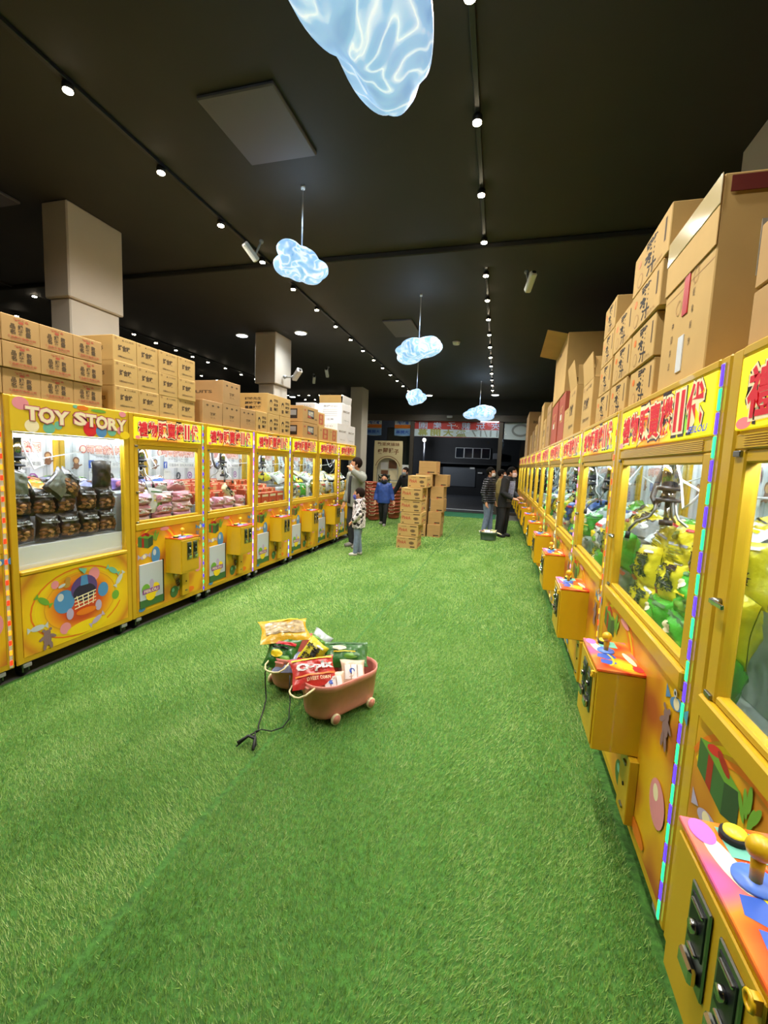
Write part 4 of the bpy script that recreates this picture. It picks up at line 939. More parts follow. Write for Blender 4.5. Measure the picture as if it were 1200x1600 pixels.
# ------------------------------------------------------------------ snack bags and prize boxes
BAGC = {'black': ('#211E1E', .28), 'label': ('#6F756A', .4), 'pink': ('#E2A6C2', .4), 'lilac': ('#9C7FD6', .35), 'rose': ('#D9929C', .4), 'palepink': ('#EBC9C6', .4),
        'yellow': ('#D9CC1E', .3), 'green': ('#3FA62C', .22), 'dgreen': ('#2C6B22', .3), 'clear': ('#B9C6C4', .2), 'white': ('#E3E5E4', .35), 'blue': ('#3F62B8', .3), 'cream': ('#E3D6A6', .4),
        'orange': ('#DD8A2C', .35), 'silverblue': ('#8F93B8', .2), 'gold': ('#DDAE27', .25), 'red': ('#C92F26', .3), 'grey': ('#7E8487', .3), 'biscuit': ('#D9C0A4', .3)}
def foil(k): return mat('foil_' + k, BAGC[k][0], BAGC[k][1], var=.10, scale=11, bump=.75, spec=.7)
def pillow(w, h, t, kind, seed, art):
    b = MB(); rg = random.Random(seed); nu, nv = 15, 17; m = foil(kind); cr = 0.06
    ph = [rg.uniform(0, 6.28) for _ in range(6)]
    def th(a, v):
        e = max(0.0, 1 - abs(a) ** 2.6) ** .55 * max(0.0, 1 - (abs(v) / (1 - cr)) ** 3.2) ** .6 if abs(v) < 1 - cr else 0.0
        e *= 1 - .34 * abs(noise.noise(Vector((a * 2.6 + ph[5] * 3, v * 3.4, seed * 2.3)))) - .22 * abs(noise.noise(Vector((a * 6 + v * 2, v * 5 - a * 3 + ph[4], seed))))
        return t / 2 * e * (1.12 + .13 * math.sin(5 * a + ph[0]) * math.sin(4 * v + ph[1]) + .08 * math.sin(9 * v + 6 * a + ph[2])) + .0015
    def pos(a, v, s):
        nar = 1 - .10 * max(0, 1 - abs(v)) ** .5 - .03 * math.sin(3 * v + ph[3])
        return (a * w / 2 * nar, s * th(a, v), h / 2 + v * h / 2 * (1 - .03 * math.cos(a * 3 + ph[4])))
    for s in (-1, 1):
        vs = []; fs = []
        for j in range(nv + 1):
            v = -1 + 2 * j / nv
            if j == 1: v = -1 + cr * 1.2
            if j == nv - 1: v = 1 - cr * 1.2
            for i in range(nu + 1): vs.append(pos(-1 + 2 * i / nu, v, s))
        for j in range(nv):
            for i in range(nu):
                q = (j * (nu + 1) + i, j * (nu + 1) + i + 1, (j + 1) * (nu + 1) + i + 1, (j + 1) * (nu + 1) + i); fs.append(q if s < 0 else q[::-1])
        b.add(vs, fs, m, True)
    fr = Frame((0, 0, 0), (1, 0, 0), (0, 0, 1), (0, -1, 0)); fr.k = 6
    def surf(x, z): return th(max(-.99, min(.99, x / (w / 2))), max(-.99, min(.99, (z - h / 2) / (h / 2))))
    def patch(x0, x1, z0, z1, m, rnd=True, n=6):
        fr.k += 3; d = .0030 + fr.k * .00012; n = 12 if not rnd and n > 3 else n; vs = []; fs = []
        for j in range(n + 1):
            for i in range(n + 1):
                a, c = 2 * i / n - 1, 2 * j / n - 1
                if rnd: a, c = a * math.sqrt(1 - c * c * .5), c * math.sqrt(1 - a * a * .5)
                x = (x0 + x1) / 2 + a * (x1 - x0) / 2; z = (z0 + z1) / 2 + c * (z1 - z0) / 2
                vs.append((x, -surf(x, z) - d, z))
        for j in range(n):
            for i in range(n): k = j * (n + 1) + i; fs.append((k, k + 1, k + n + 2, k + n + 1))
        b.add(vs, fs, m, True)
    tx = lambda s, x, z, ww, hh, mm, **k: b.text(fr, s, x * w, z * h, ww * w, hh * h, mm, surf=lambda X, Z: surf(X, Z) + .0052, **k)
    if art == 'crisps':
        patch(-.40 * w, .40 * w, .08 * h, .54 * h, mat('snack_photo', '#4A3222', .45, var=.5, scale=30), False)
        for q in range(9): cx = (-.3 + .3 * (q % 3) + rg.uniform(-.06, .06)) * w; cz = (.17 + .13 * (q // 3) + rg.uniform(-.03, .03)) * h; patch(cx - .13 * w, cx + .13 * w, cz - .06 * h, cz + .06 * h, mat('snack_photo_%d' % (q % 3), ('#8A5C38', '#B08050', '#6E4A2E')[q % 3], .45, var=.35, scale=35)); patch(-.38 * w, .38 * w, .66 * h, .72 * h, GREYPR, False); tx('SNACK', 0, .78, .5, .07, SILV)
    elif art == 'backlabel': patch(-.38 * w, .38 * w, .1 * h, .85 * h, foil('label'), False)
    elif art == 'cjk':
        tx('麥香', 0, .68, .62, .28, BLK, off=.05); tx('蝦條', .05, .40, .6, .24, BLK, off=.05); patch(-.36 * w, -.1 * w, .14 * h, .28 * h, REDP); patch(.05 * w, .36 * w, .85 * h, .90 * h, WHITE, False)
    elif art == 'info':
        patch(-.34 * w, .34 * w, .5 * h, .56 * h, GREYPR, False)
        for k in range(5): patch(-.3 * w, (.3 - .1 * (k % 3)) * w, (.18 + .06 * k) * h, (.20 + .06 * k) * h, mat('olive_print', '#6E7A1E', .4), False, 3)
        patch(.05 * w, .36 * w, .84 * h, .9 * h, RED, False); patch(-.3 * w, -.02 * w, .62 * h, .82 * h, mat('olive_print', '#6E7A1E', .4))
    elif art == 'leaf':
        patch(-.3 * w, .0, .55 * h, .75 * h, CREAM); patch(-.4 * w, .4 * w, .82 * h, .88 * h, GREEND, False); patch(-.05 * w, .25 * w, .22 * h, .40 * h, GREENP); patch(-.28 * w, .2 * w, .47 * h, .51 * h, YELP, False); patch(.15 * w, .3 * w, .3 * h, .45 * h, GREEND)
    elif art == 'sweets':
        patch(-.4 * w, .4 * w, .3 * h, .68 * h, PURP if kind == 'lilac' else WHITE, False); patch(-.42 * w, -.2 * w, .25 * h, .8 * h, ROSE_); patch(.15 * w, .4 * w, .3 * h, .6 * h, BROWN)
        tx('棉花糖', -.02, .5, .4, .26, INKR if kind != 'lilac' else CREAM, off=.03)
    elif art == 'mix':
        patch(-.38 * w, .38 * w, .70 * h, .80 * h, (BLUEP, RED, GREENP, YELP)[seed % 4], False); patch(-.3 * w, .05 * w, .28 * h, .52 * h, (YELP, WHITE, TANP, CREAM)[(seed // 2) % 4]); patch(.0, .3 * w, .18 * h, .36 * h, (CREAM, GREENP, BROWN, WHITE)[seed % 4]); patch(-.3 * w, .2 * w, .58 * h, .63 * h, BLK, False)
    elif art == 'window':
        patch(-.38 * w, .38 * w, .22 * h, .72 * h, mat('bag_window', '#B5A07A', .2, var=.4, scale=40), False); patch(-.3 * w, .3 * w, .76 * h, .86 * h, YELP, False)
    elif art == 'opix':
        tx('O-pix', .02, .58, .74, .3, WHITE, off=.05); patch(-.42 * w, .42 * w, .3 * h, .36 * h, ORAP, False); tx('SWEET CORN', .05, .2, .5, .1, CREAM, off=.02); patch(-.44 * w, .44 * w, .86 * h, .93 * h, YELP, False)
    elif art == 'biscuit':
        for k in range(3): patch((-.36 + .25 * k) * w, (-.15 + .25 * k) * w, .2 * h, .75 * h, WHITE, False, 3)
        patch(-.2 * w, .0, .4 * h, .6 * h, BLUE2)
    return b
ROSE_ = mat('rose_patch', '#D77C9C', .4)
def prize_box(w, h, d, col, seed):
    b = MB().box(-w / 2, w / 2, -d / 2, d / 2, 0, h, mat('box_' + col.strip('#'), col, .4, var=.08), .003); fr = Frame((0, -d / 2, 0), (1, 0, 0), (0, 0, 1), (0, -1, 0))
    b.ell(fr, 0, .5 * h, .3 * min(w, h), .3 * min(w, h), (TANP, CREAM, BROWN)[seed % 3]); b.rect(fr, -.4 * w, .4 * w, .84 * h, .93 * h, CREAM); b.ell(fr, -.3 * w, .15 * h, .08 * w, .08 * h, WHITE)
    ft = Frame((0, 0, h), (1, 0, 0), (0, 1, 0), (0, 0, 1)); b.rect(ft, -.35 * w, .2 * w, -.2 * d, .2 * d, ORAP); b.ell(ft, .3 * w, 0, .06 * w, .06 * w, WHITE); return b
def bag(M, w, h, t, kind, art, label, group, seed=0):
    k = ('bag', round(w, 3), round(h, 3), round(t, 3), kind, art, seed % 3)
    if k not in _CACHE: _CACHE[k] = pillow(w, h, t, kind, seed % 3 + 1, art).mesh('snack_bag')
    return thing('snack_bag', label, 'snack bag', M, group, _CACHE[k])
NAME = {'black': 'black', 'pink': 'pink', 'lilac': 'lilac', 'rose': 'rose', 'palepink': 'pinkish', 'yellow': 'yellow', 'green': 'green', 'dgreen': 'dark green', 'clear': 'clear', 'white': 'white', 'blue': 'blue', 'cream': 'cream', 'orange': 'orange', 'silverblue': 'silvery', 'gold': 'golden', 'grey': 'grey', 'red': 'red', 'label': 'grey', 'biscuit': 'beige'}
def platform(i, Mlist, W, ztop, y0):
    """white false floor under the back of a pile, part of its machine"""
    root = MROOT[i]
    link('prize_platform', MB().box(-.43 * W, .43 * W, y0, DEP - .06, .801, ztop, INTW, .004).mesh('prize_platform'), root)
MROOTS = [o for o in COL.objects if o.name.split('.')[0] == 'claw_machine']
LROOT, RROOT = MROOTS[:8], MROOTS[8:]
def pile_row(M, W, where, rowname, items, y, z, w, h, t, tilt=0.0, jit=.06, span=.86, group='', step=None):
    """one row of bags or boxes side by side inside a machine"""
    n = len(items)
    for k, it in enumerate(items):
        kind, art = it; x = (-.5 + (k + .5) / n) * span * W
        r = RNG
        lab = '%s snack bag in the %s machine, %s, %s from the street side' % (NAME.get(kind, kind), where, rowname, ORD[k + 1 if M in RM else n - k])
        ry = r.uniform(-jit, jit)
        Mx = M @ T(x + r.uniform(-.006, .006), y + r.uniform(-.01, .01), z + .015 + abs(math.sin(ry)) * w * .42 + max(0, math.sin(tilt) - .3) * t * .5, r.uniform(-jit, jit) * 1.5, -tilt + r.uniform(-jit, jit), ry)
        if kind.startswith('#'):
            kk = ('pbox', w, h, t, kind, k % 3)
            if kk not in _CACHE: _CACHE[kk] = prize_box(w, h, t, kind, k).mesh('prize_box')
            lab = '%s prize box in the %s machine, %s, %s from the street side' % ('orange' if kind in ('#D9822C', '#E0A040') else 'red', where, rowname, ORD[n - k])
            Mx = M @ T(x, y, z, r.uniform(-jit, jit)); thing('prize_box', lab, 'prize box', Mx, group, _CACHE[kk])
        else: bag(Mx, w, h, t, kind, art, lab, group, k * 2 + int(y * 20))
def plat(root, W, y0, ztop):
    link('prize_platform', cached(('plat', W, round(y0, 2), round(ztop, 3)), lambda: MB().box(-.43 * W, .43 * W, y0, DEP - .06, .801, ztop, INTW, .004), 'prize_platform'), root)
# black-bag machine: black bags
g = 'black snack bags behind the glass of the black-bag machine'; M, W = LM[1], WL; wh = 'seventh short-row'
K = ('black', 'crisps')
pile_row(M, W, wh, 'bottom row', [K] * 5, .12, .926, .172, .20, .095, .04, .05, .88, g)
pile_row(M, W, wh, 'second row', [K] * 5, .13, 1.115, .172, .20, .095, .08, .07, .88, g)
plat(LROOT[1], W, .235, 1.24)
pile_row(M, W, wh, 'lying middle row', [('silverblue', 'mix'), ('orange', 'mix'), ('black', 'crisps'), ('silverblue', 'mix')], .24, 1.27, .2, .24, .07, 1.35, .08, .86, g)
pile_row(M, W, wh, 'lying back row', [('black', 'crisps'), ('silverblue', 'crisps'), ('orange', 'crisps'), ('silverblue', 'mix')], .5, 1.28, .2, .24, .07, 1.35, .08, .86, g)
bag(M @ T(-.36, .13, 1.275, .1, -.1, .05), .19, .20, .07, 'black', 'backlabel', 'black bag showing its blank grey back label, upper corner of the black-bag machine', g, 1)
bag(M @ T(-.13, .10, 1.285, -.1, -.25, .75), .17, .22, .07, 'black', 'backlabel', 'tilted black bag with a grey back label lying across the black-bag machine pile', g, 1)
bag(M @ T(-.01, .10, 1.275, .1, -.3, .55), .19, .22, .08, 'black', 'crisps', 'tilted black bag with orange snack picture on top of the black-bag pile', g, 2)
bag(M @ T(.34, .14, 1.305, -.05, .02, .0), .18, .24, .08, 'black', 'plain', 'plain black bag standing tall at the street end of the black-bag pile', g, 0)
pile_row(LM[0], WL, 'eighth short-row', 'front row', [('#D9822C', '')] * 4, .14, .802, .2, .36, .08, 0, .02, .84, 'orange boxes in the eighth short-row machine')
# pink packets
g = 'soft packets in the sixth short-row machine'; M = LM[2]; wh = 'sixth short-row'
cols = [('pink', 'sweets'), ('palepink', 'sweets'), ('rose', 'sweets')]
for r in range(4):
    pile_row(M, WL, wh, ('bottom row', 'second row', 'third row', 'fourth row')[r], [cols[(r + k) % 3] for k in range(3)], .13, .802 + .105 * r, .275, .112, .13, 0, .04, .86, g)
pile_row(M, WL, wh, 'top row', [('palepink', 'sweets'), ('white', 'sweets'), ('rose', 'sweets')], .16, 1.222, .26, .11, .11, .5, .12, .8, g)
plat(LROOT[2], WL, .235, 1.22)
pile_row(M, WL, wh, 'lying back row', [('pink', 'sweets'), ('palepink', 'sweets'), ('blue', 'sweets')], .36, 1.25, .27, .2, .08, 1.3, .1, .84, g)
bag(M @ T(-.24, .30, 1.27, .05, -.1, .0), .40, .11, .11, 'lilac', 'sweets', 'long lilac packet lying on top of the sixth short-row pile', g, 1)
bag(M @ T(-.1, .10, 1.05, .0, -.1, .1), .19, .24, .05, 'white', 'leaf', 'upright white packet leaning on the front of the sixth short-row pile', g, 1)
# red boxes and pink packs
g = 'packs and boxes in the fifth short-row machine'; M = LM[3]; wh = 'fifth short-row'
for r in range(3): pile_row(M, WL, wh, ('bottom row', 'second row', 'third row')[r], [cols[(r + k) % 3] for k in range(4)], .12, .802 + .105 * r, .2, .112, .11, 0, .06, .86, g)
plat(LROOT[3], WL, .2, 1.07)
for r, (y, z) in enumerate(((.27, 1.071), (.42, 1.16), (.57, 1.20))): 
    if r: plat(LROOT[3], WL, y - .07, z - .001)
    pile_row(M, WL, wh, ('front box row', 'middle box row', 'back box row')[r], [('#C9543C', '')] * 5, y, z, .16, .13, .12, 0, .03, .86, g)
bag(M @ T(.2, .11, 1.12, .0, -.2, -.8), .1, .22, .06, 'cream', 'cjk', 'cream stick packet slanting across the fifth short-row pile', g, 1)
# red boxes
g = 'boxes in the fourth short-row machine'; M = LM[4]; wh = 'fourth short-row'
pile_row(M, WL, wh, 'bottom row', [('#C8502E', '')] * 4, .13, .802, .2, .34, .12, 0, .02, .86, g)
plat(LROOT[4], WL, .2, 1.10)
for r, (y, z) in enumerate(((.27, 1.101), (.42, 1.15), (.57, 1.21))):
    if r: plat(LROOT[4], WL, y - .07, z - .001)
    pile_row(M, WL, wh, ('front top row', 'middle top row', 'back top row')[r], [('#C8502E', '')] * 5, y, z, .16, .09, .12, 0, .05, .86, g)
bag(M @ T(-.43, .075, 1.15, .0, 0, .05), .08, .2, .04, 'gold', 'cjk', 'narrow golden packet at the camera side of the fourth short-row machine', g, 1)
MIX = {5: [('green', 'leaf'), ('white', 'mix'), ('yellow', 'mix'), ('grey', 'mix'), ('clear', 'mix')], 6: [('cream', 'mix'), ('white', 'mix'), ('gold', 'mix'), ('cream', 'leaf')], 7: [('cream', 'mix'), ('white', 'leaf'), ('gold', 'mix')]}
for i in (5, 6, 7):
    wh = ORD[8 - i] + ' short-row'; g = 'mixed bags in the %s machine' % wh; c = MIX[i]
    plat(LROOT[i], WL, .235, 1.17)
    for r in range(2): pile_row(LM[i], WL, wh, ('bottom row', 'second row')[r], [c[(r * 2 + k) % len(c)] for k in range(5)], .12, .80 + .2 * r, .19, .22, .10, .08, .2, .84, g)
    pile_row(LM[i], WL, wh, 'lying front row', [c[(k * 2 + 1) % len(c)] for k in range(4)], .22, 1.20, .22, .22, .09, 1.0, .25, .84, g)
    pile_row(LM[i], WL, wh, 'lying back row', [c[(k + 2) % len(c)] for k in range(4)], .48, 1.22, .22, .24, .09, 1.2, .25, .84, g)
# long row
for n in range(12):
    M, W, root = RM[n], WR, RROOT[n]; wh = ORD[12 - n] + ' long-row'; g = 'bags in the %s machine' % wh
    if n == 0:
        pile_row(M, W, wh, 'bottom row', [('green', 'leaf')] * 4, .22, .80, .29, .24, .13, .12, .15, .86, g)
        pile_row(M, W, wh, 'second row', [('green', 'leaf')] * 4, .26, 1.03, .29, .24, .13, .2, .2, .86, g); plat(root, W, .42, 1.12)
        pile_row(M, W, wh, 'third row', [('green', 'leaf'), ('yellow', 'info'), ('green', 'leaf'), ('green', 'leaf')], .49, 1.13, .28, .25, .12, .3, .2, .86, g)
        pile_row(M, W, wh, 'lying row', [('yellow', 'cjk'), ('green', 'leaf'), ('yellow', 'info'), ('green', 'leaf')], .32, 1.25, .28, .22, .08, .9, .2, .86, g)
    elif n == 1:
        pile_row(M, W, wh, 'bottom row', [('yellow', 'cjk'), ('green', 'leaf'), ('green', 'leaf'), ('green', 'leaf')], .14, .80, .29, .24, .13, .1, .15, .86, g)
        pile_row(M, W, wh, 'second row', [('yellow', 'cjk'), ('yellow', 'cjk'), ('green', 'leaf'), ('yellow', 'info')], .17, .99, .28, .23, .12, .1, .12, .86, g)
        pile_row(M, W, wh, 'third row', [('yellow', 'info'), ('yellow', 'info'), ('yellow', 'cjk'), ('yellow', 'cjk')], .20, 1.16, .27, .22, .11, .25, .15, .86, g); plat(root, W, .31, 1.18)
        pile_row(M, W, wh, 'lying front row', [('clear', 'mix'), ('white', 'mix'), ('clear', 'leaf'), ('yellow', 'cjk')], .33, 1.22, .28, .22, .08, 1.15, .2, .86, g)
        pile_row(M, W, wh, 'lying back row', [('yellow', 'mix'), ('clear', 'mix'), ('blue', 'mix'), ('white', 'mix')], .55, 1.24, .28, .22, .10, .9, .2, .86, g)
    else:
        pal = [[('yellow', 'cjk'), ('clear', 'leaf'), ('white', 'mix'), ('green', 'leaf'), ('blue', 'mix')], [('yellow', 'mix'), ('blue', 'mix'), ('white', 'mix'), ('cream', 'mix')], [('white', 'mix'), ('grey', 'mix'), ('yellow', 'cjk'), ('green', 'leaf')]][n % 3]
        m = 4 if n < 6 else 3; w = .86 * W / m
        for r in range(2 if n < 6 else 1): pile_row(M, W, wh, ('bottom row', 'second row')[r], [pal[(r * 2 + k + n) % len(pal)] for k in range(m)], .15, .80 + .2 * r, w * .98, .24, .12, .12, .15, .86, g)
        if n < 8:
            plat(root, W, .285, 1.11)
            pile_row(M, W, wh, 'lying row', [pal[(k * 3 + n) % len(pal)] for k in range(m)], .34, 1.12, w * .98, .24, .10, 1.1, .2, .86, g)
            if n < 4: pile_row(M, W, wh, 'lying back row', [pal[(k * 2 + 1) % len(pal)] for k in range(m)], .58, 1.12, w * .96, .22, .11, .9, .2, .86, g)

# ------------------------------------------------------------------ rolling tubs
TUBM = mat('terracotta_plastic', '#E58F80', .42, var=.04, scale=30)
TUBD = mat('terracotta_dim', '#BC5F45', .5)
TUBG = mat('grey_green_plastic', '#5D6F63', .5)
CREAMP = mat('cream_plastic', '#EAD9A8', .4)
def stadium(L, w, n=10):
    r = w / 2; s = L / 2 - r; pts = []
    for k in range(n + 1): t = -math.pi / 2 + math.pi * k / n; pts.append((s + r * math.cos(t), r * math.sin(t)))
    for k in range(n + 1): t = math.pi / 2 + math.pi * k / n; pts.append((-s + r * math.cos(t), r * math.sin(t)))
    return pts
def tub_body(L, w, H, m):
    b = MB(); rings = [(.0, .80), (.012, .86), (.03, .89), (H * .82, .985), (H * .82, 1.0), (H * .9, 1.005), (H, 1.03), (H, .985), (H * .9, .955), (.04, .84), (.02, .8)]
    vs = []; fs = []; P0 = stadium(L, w); n = len(P0)
    for z, s in rings:
        d = (1 - s) * w / 2
        for x, y in stadium(L - 2 * d, w - 2 * d): vs.append((x, y, z + .03))
    for k in range(len(rings) - 1):
        for i in range(n): fs.append((k * n + i, k * n + (i + 1) % n, (k + 1) * n + (i + 1) % n, (k + 1) * n + i))
    fs.append(tuple(range(n))[::-1]); fs.append(tuple((len(rings) - 1) * n + i for i in range(n)))
    b.add(vs, fs, m, True); return b
def tub_handle(L, w, H, drop=.035, out=.11):
    y = w * .24; x = L / 2 - .012; P = [(x, -y, H), (x + out * .6, -y, H - drop * .6), (x + out * .9, -y * .7, H - drop), (x + out, -y * .3, H - drop * 1.1), (x + out, y * .3, H - drop * 1.1), (x + out * .9, y * .7, H - drop), (x + out * .6, y, H - drop * .6), (x, y, H)]
    return MB().tube(P, .006, CREAMP, 8)
def tub(M, L, w, H, lab, group, body=TUBM, wheels=True, mount=True):
    t = thing('rolling_tub', lab, 'tub', M, group)
    kk = (L, w, H, body.name)
    link('tub_body', cached(('tubb',) + kk, lambda: tub_body(L, w, H, body), 'tub_body'), t)
    link('tub_handle', cached(('tubh',) + kk, lambda: tub_handle(L, w, H + .02), 'tub_handle'), t)
    if mount: link('handle_mount', cached(('tubm',) + kk, lambda: MB().box(L / 2 - .014, L / 2 + .012, -.035, .035, H - .03, H + .012, body, .005), 'handle_mount'), t)
    if wheels:
        def whl():
            b = MB().cyl((0, -.008, 0), (0, .008, 0), .034, CREAMP, 20); b.cyl((0, -.0095, 0), (0, .0095, 0), .028, body, 18); return b
        for sx in (-1, 1):
            for sy in (-1, 1): link('wheel', cached(('tubw',) + kk, whl, 'wheel'), t, T(sx * L * .27, sy * (w * .46 + .002), .034))
    return t
A1 = math.radians(60.5)
tub(T(-.965, 2.62, .012, A1 + math.pi), .545, .30, .225, 'pink rolling tub nearer the camera with cream wheels and cream handle', 'pink tubs on the turf')
A2 = math.radians(84)
tub(T(-1.385, 2.87, .012, A2 + math.pi), .50, .315, .225, 'pink rolling tub behind, heaped with bags, a black cord tied to its handle', 'pink tubs on the turf')
gt = 'snack bags heaped in the pink tubs'
bag(T(-1.49, 2.68, .345, .62, -1.28, 0) @ T(.09, 0, 0), .36, .25, .085, 'gold', 'window', 'big golden bag with a clear window lying across the farther pink tub', gt, 1)
bag(T(-1.42, 2.62, .20, .25, -.75, .1), .23, .22, .08, 'dgreen', 'mix', 'dark green bag under the golden bag in the farther pink tub', gt, 0)
bag(T(-1.27, 2.66, .20, -.3, -.6, .35), .17, .22, .07, 'yellow', 'cjk', 'yellow bag with black lettering in the farther pink tub', gt, 1)
bag(T(-1.36, 2.60, .19, .1, -1.1, -.05), .20, .18, .06, 'silverblue', 'plain', 'silvery bag at the rim of the farther pink tub', gt, 2)
bag(T(-1.27, 2.80, .20, -.4, -.5, .2), .18, .22, .08, 'clear', 'mix', 'clear bag with brown sweets in the farther pink tub', gt, 1)
bag(T(-1.33, 3.00, .16, .1, -.5, .1), .16, .14, .06, 'red', 'mix', 'small red packet at the far end of the farther pink tub', gt, 1)
bag(T(-1.045, 2.42, .235, .68, -.95, .0), .30, .20, .07, 'red', 'opix', 'red corn snack bag with white lettering lying on the nearer pink tub', gt, 1)
bag(T(-.96, 2.70, .25, .35, -.95, .0), .31, .19, .08, 'dgreen', 'leaf', 'green bag with a yellow top at the back of the nearer pink tub', gt, 2)
bag(T(-.865, 2.60, .185, .55, -.8, .1), .17, .17, .06, 'biscuit', 'biscuit', 'beige bag of biscuits at the aisle side of the nearer pink tub', gt, 1)
bag(T(-.94, 2.46, .18, .5, -.8, -.1), .15, .14, .06, 'biscuit', 'biscuit', 'small wrapped biscuit bag beside the red bag in the nearer tub', gt, 0)
bag(T(-.92, 2.70, .12, .5, -.7, .1), .2, .18, .07, 'clear', 'mix', 'clear bag of bottles low in the nearer pink tub', gt, 0)
cord = MB().tube([(-1.46, 2.57, .235), (-1.475, 2.545, .20), (-1.47, 2.54, .1), (-1.45, 2.52, .03), (-1.40, 2.40, .024), (-1.345, 2.25, .024), (-1.31, 2.19, .026), (-1.33, 2.14, .03), (-1.345, 2.05, .026), (-1.35, 2.03, .025)], .0045, BLACK, 6)
cord.tube([(-1.35, 2.03, .025), (-1.33, 2.11, .04), (-1.29, 2.12, .045), (-1.25, 2.07, .03), (-1.245, 2.035, .026), (-1.27, 2.10, .03), (-1.32, 2.17, .034), (-1.30, 2.205, .03), (-1.24, 2.215, .026), (-1.195, 2.27, .025), (-1.20, 2.36, .026), (-1.235, 2.43, .03), (-1.265, 2.50, .05), (-1.29, 2.535, .12), (-1.30, 2.56, .2)], .004, BLACK, 6)
cord.tube([(-1.35, 2.04, .04), (-1.32, 2.10, .05), (-1.27, 2.09, .05), (-1.24, 2.02, .035)], .009, BLACK, 6)
thing('black_cord', 'thin black pull cord trailing on the turf from the farther pink tub', 'cord', None, None, cord.mesh('black_cord'))
tub(T(-.325, 10.12, -.014, .12), .37, .27, .185, 'grey-green tub of packs on the floor before the man in jeans', None, TUBG, False)
bag(T(-.34, 10.06, .12, .2, -.9, 0), .16, .18, .06, 'biscuit', 'biscuit', 'beige packet in the grey-green tub', 'packets in the grey-green tub', 1)
bag(T(-.25, 10.14, .12, -.3, -.8, 0), .14, .16, .06, 'cream', 'mix', 'cream packet in the grey-green tub', 'packets in the grey-green tub', 1)
bag(T(-.42, 10.14, .12, .5, -1.1, 0), .14, .16, .06, 'white', 'mix', 'white packet in the grey-green tub', 'packets in the grey-green tub', 0)
for s, (x, y, n, dz, a, bm_, lab) in enumerate(((-3.86, 12.55, 9, .105, -1.4, TUBD, 'taller stack behind the man in grey'), (-3.58, 12.05, 8, .095, -1.5, TUBD, 'stack of handles beside the blue-jacket child'), (-3.18, 12.75, 8, .10, -1.6, TUBD, 'stack behind the blue-jacket child'), (-3.62, 13.1, 11, .105, -1.5, TUBG, 'grey stack farther back'))):
    for k in range(n):
        tub(T(x, y, .002 + dz * k, a + RNG.uniform(-.03, .03)), .46, .34, .2, '%s tub nested in the %s, %s from the floor' % ('grey' if bm_ is TUBG else 'orange-red', lab, ORD[k + 1]), 'nested tubs near the shop front', bm_, False, False)

# ------------------------------------------------------------------ shop front extras
t = thing('photo_board', 'cream standing photo board with a round-arched opening and rust lettering', 'board', T(-4.13, 15.35, 0))
BOARD = mat('cream_board', '#CDBF92', .7); RUST = mat('rust_lettering', '#7A5236', .6)
b = MB(); R0 = .40; zc0 = 1.42; pts = [(-.52, .10), (-.52, 2.42), (.52, 2.42), (.52, .10)]; n = 20
outer = [(-.52, zc0)] + [(-.52, 2.42), (.52, 2.42), (.52, zc0)]
arc = [(R0 * math.cos(math.pi * k / n), zc0 + R0 * math.sin(math.pi * k / n)) for k in range(n + 1)]
for y in (0, .03):
    vs = []; fs = []
    for k in range(n + 1):
        a = math.pi * k / n; x, z = arc[k]; q = min(.52 / max(abs(math.cos(a)), 1e-6), 1.0 / max(math.sin(a), 1e-6)); vs += [(x, y, z), (q * math.cos(a), y, zc0 + q * math.sin(a))]
    for k in range(n): fs.append((2 * k, 2 * k + 2, 2 * k + 3, 2 * k + 1))
    b.add(vs, fs, BOARD)
b.box(-.52, .52, 0, .03, .1, .95, BOARD); b.box(-.52, -.40, 0, .03, .95, zc0, BOARD); b.box(.40, .52, 0, .03, .95, zc0, BOARD); b.box(-.5, -.42, -.1, .3, 0, .1, BOARD); b.box(.42, .5, -.1, .3, 0, .1, BOARD)
link('board_face', b.mesh('board_face'), t)
pr = MB(); fr = Frame((0, 0, 0), (1, 0, 0), (0, 0, 1), (0, -1, 0)); pr.text(fr, '歡樂夾娃娃', 0, 2.3, .8, .12, RUST, .02)
for k, c in enumerate('樂園親子'): pr.text(fr, c, -.3 + .2 * k, 2.06 + .04 * (1 - abs(k - 1.5)), .16, .16, RUST, .04)
pr.ring(fr, 0, zc0, .47, .47, .025, RUST, .25, 2.9); link('board_lettering', pr.mesh('board_lettering'), t)
t = thing('picture_panel', 'panel of square photographs seen through the arch of the cream board', 'picture', T(-4.13, 15.5, 0))
b = MB().box(-.42, .42, 0, .03, .0, 1.9, mat('panel_white', '#C9C4B0', .6)); fr = Frame((0, 0, 0), (1, 0, 0), (0, 0, 1), (0, -1, 0))
for x0, x1, z0, z1, m in ((.0, .3, 1.45, 1.75, BROWN), (-.3, -.03, 1.42, 1.66, WHITE), (-.28, -.02, 1.1, 1.38, BROWN), (.02, .33, 1.05, 1.4, CREAM), (-.1, .1, 1.0, 1.06, GREYPR)): b.rect(fr, x0, x1, z0, z1, m)
link('photo_panel', b.mesh('photo_panel'), t)
t = thing('bench', 'pale slatted bench behind the blue-jacket child near the shop front', 'bench', T(-3.3, 14.3, 0))
link('bench_top', MB().box(-.5, .5, -.15, .15, .98, 1.03, BOARD, .006).mesh('bench_top'), t)
for x in (-.44, .44): link('leg', MB().box(x - .03, x + .03, -.13, .13, 0, .98, GREYP, .005).mesh('leg'), t)
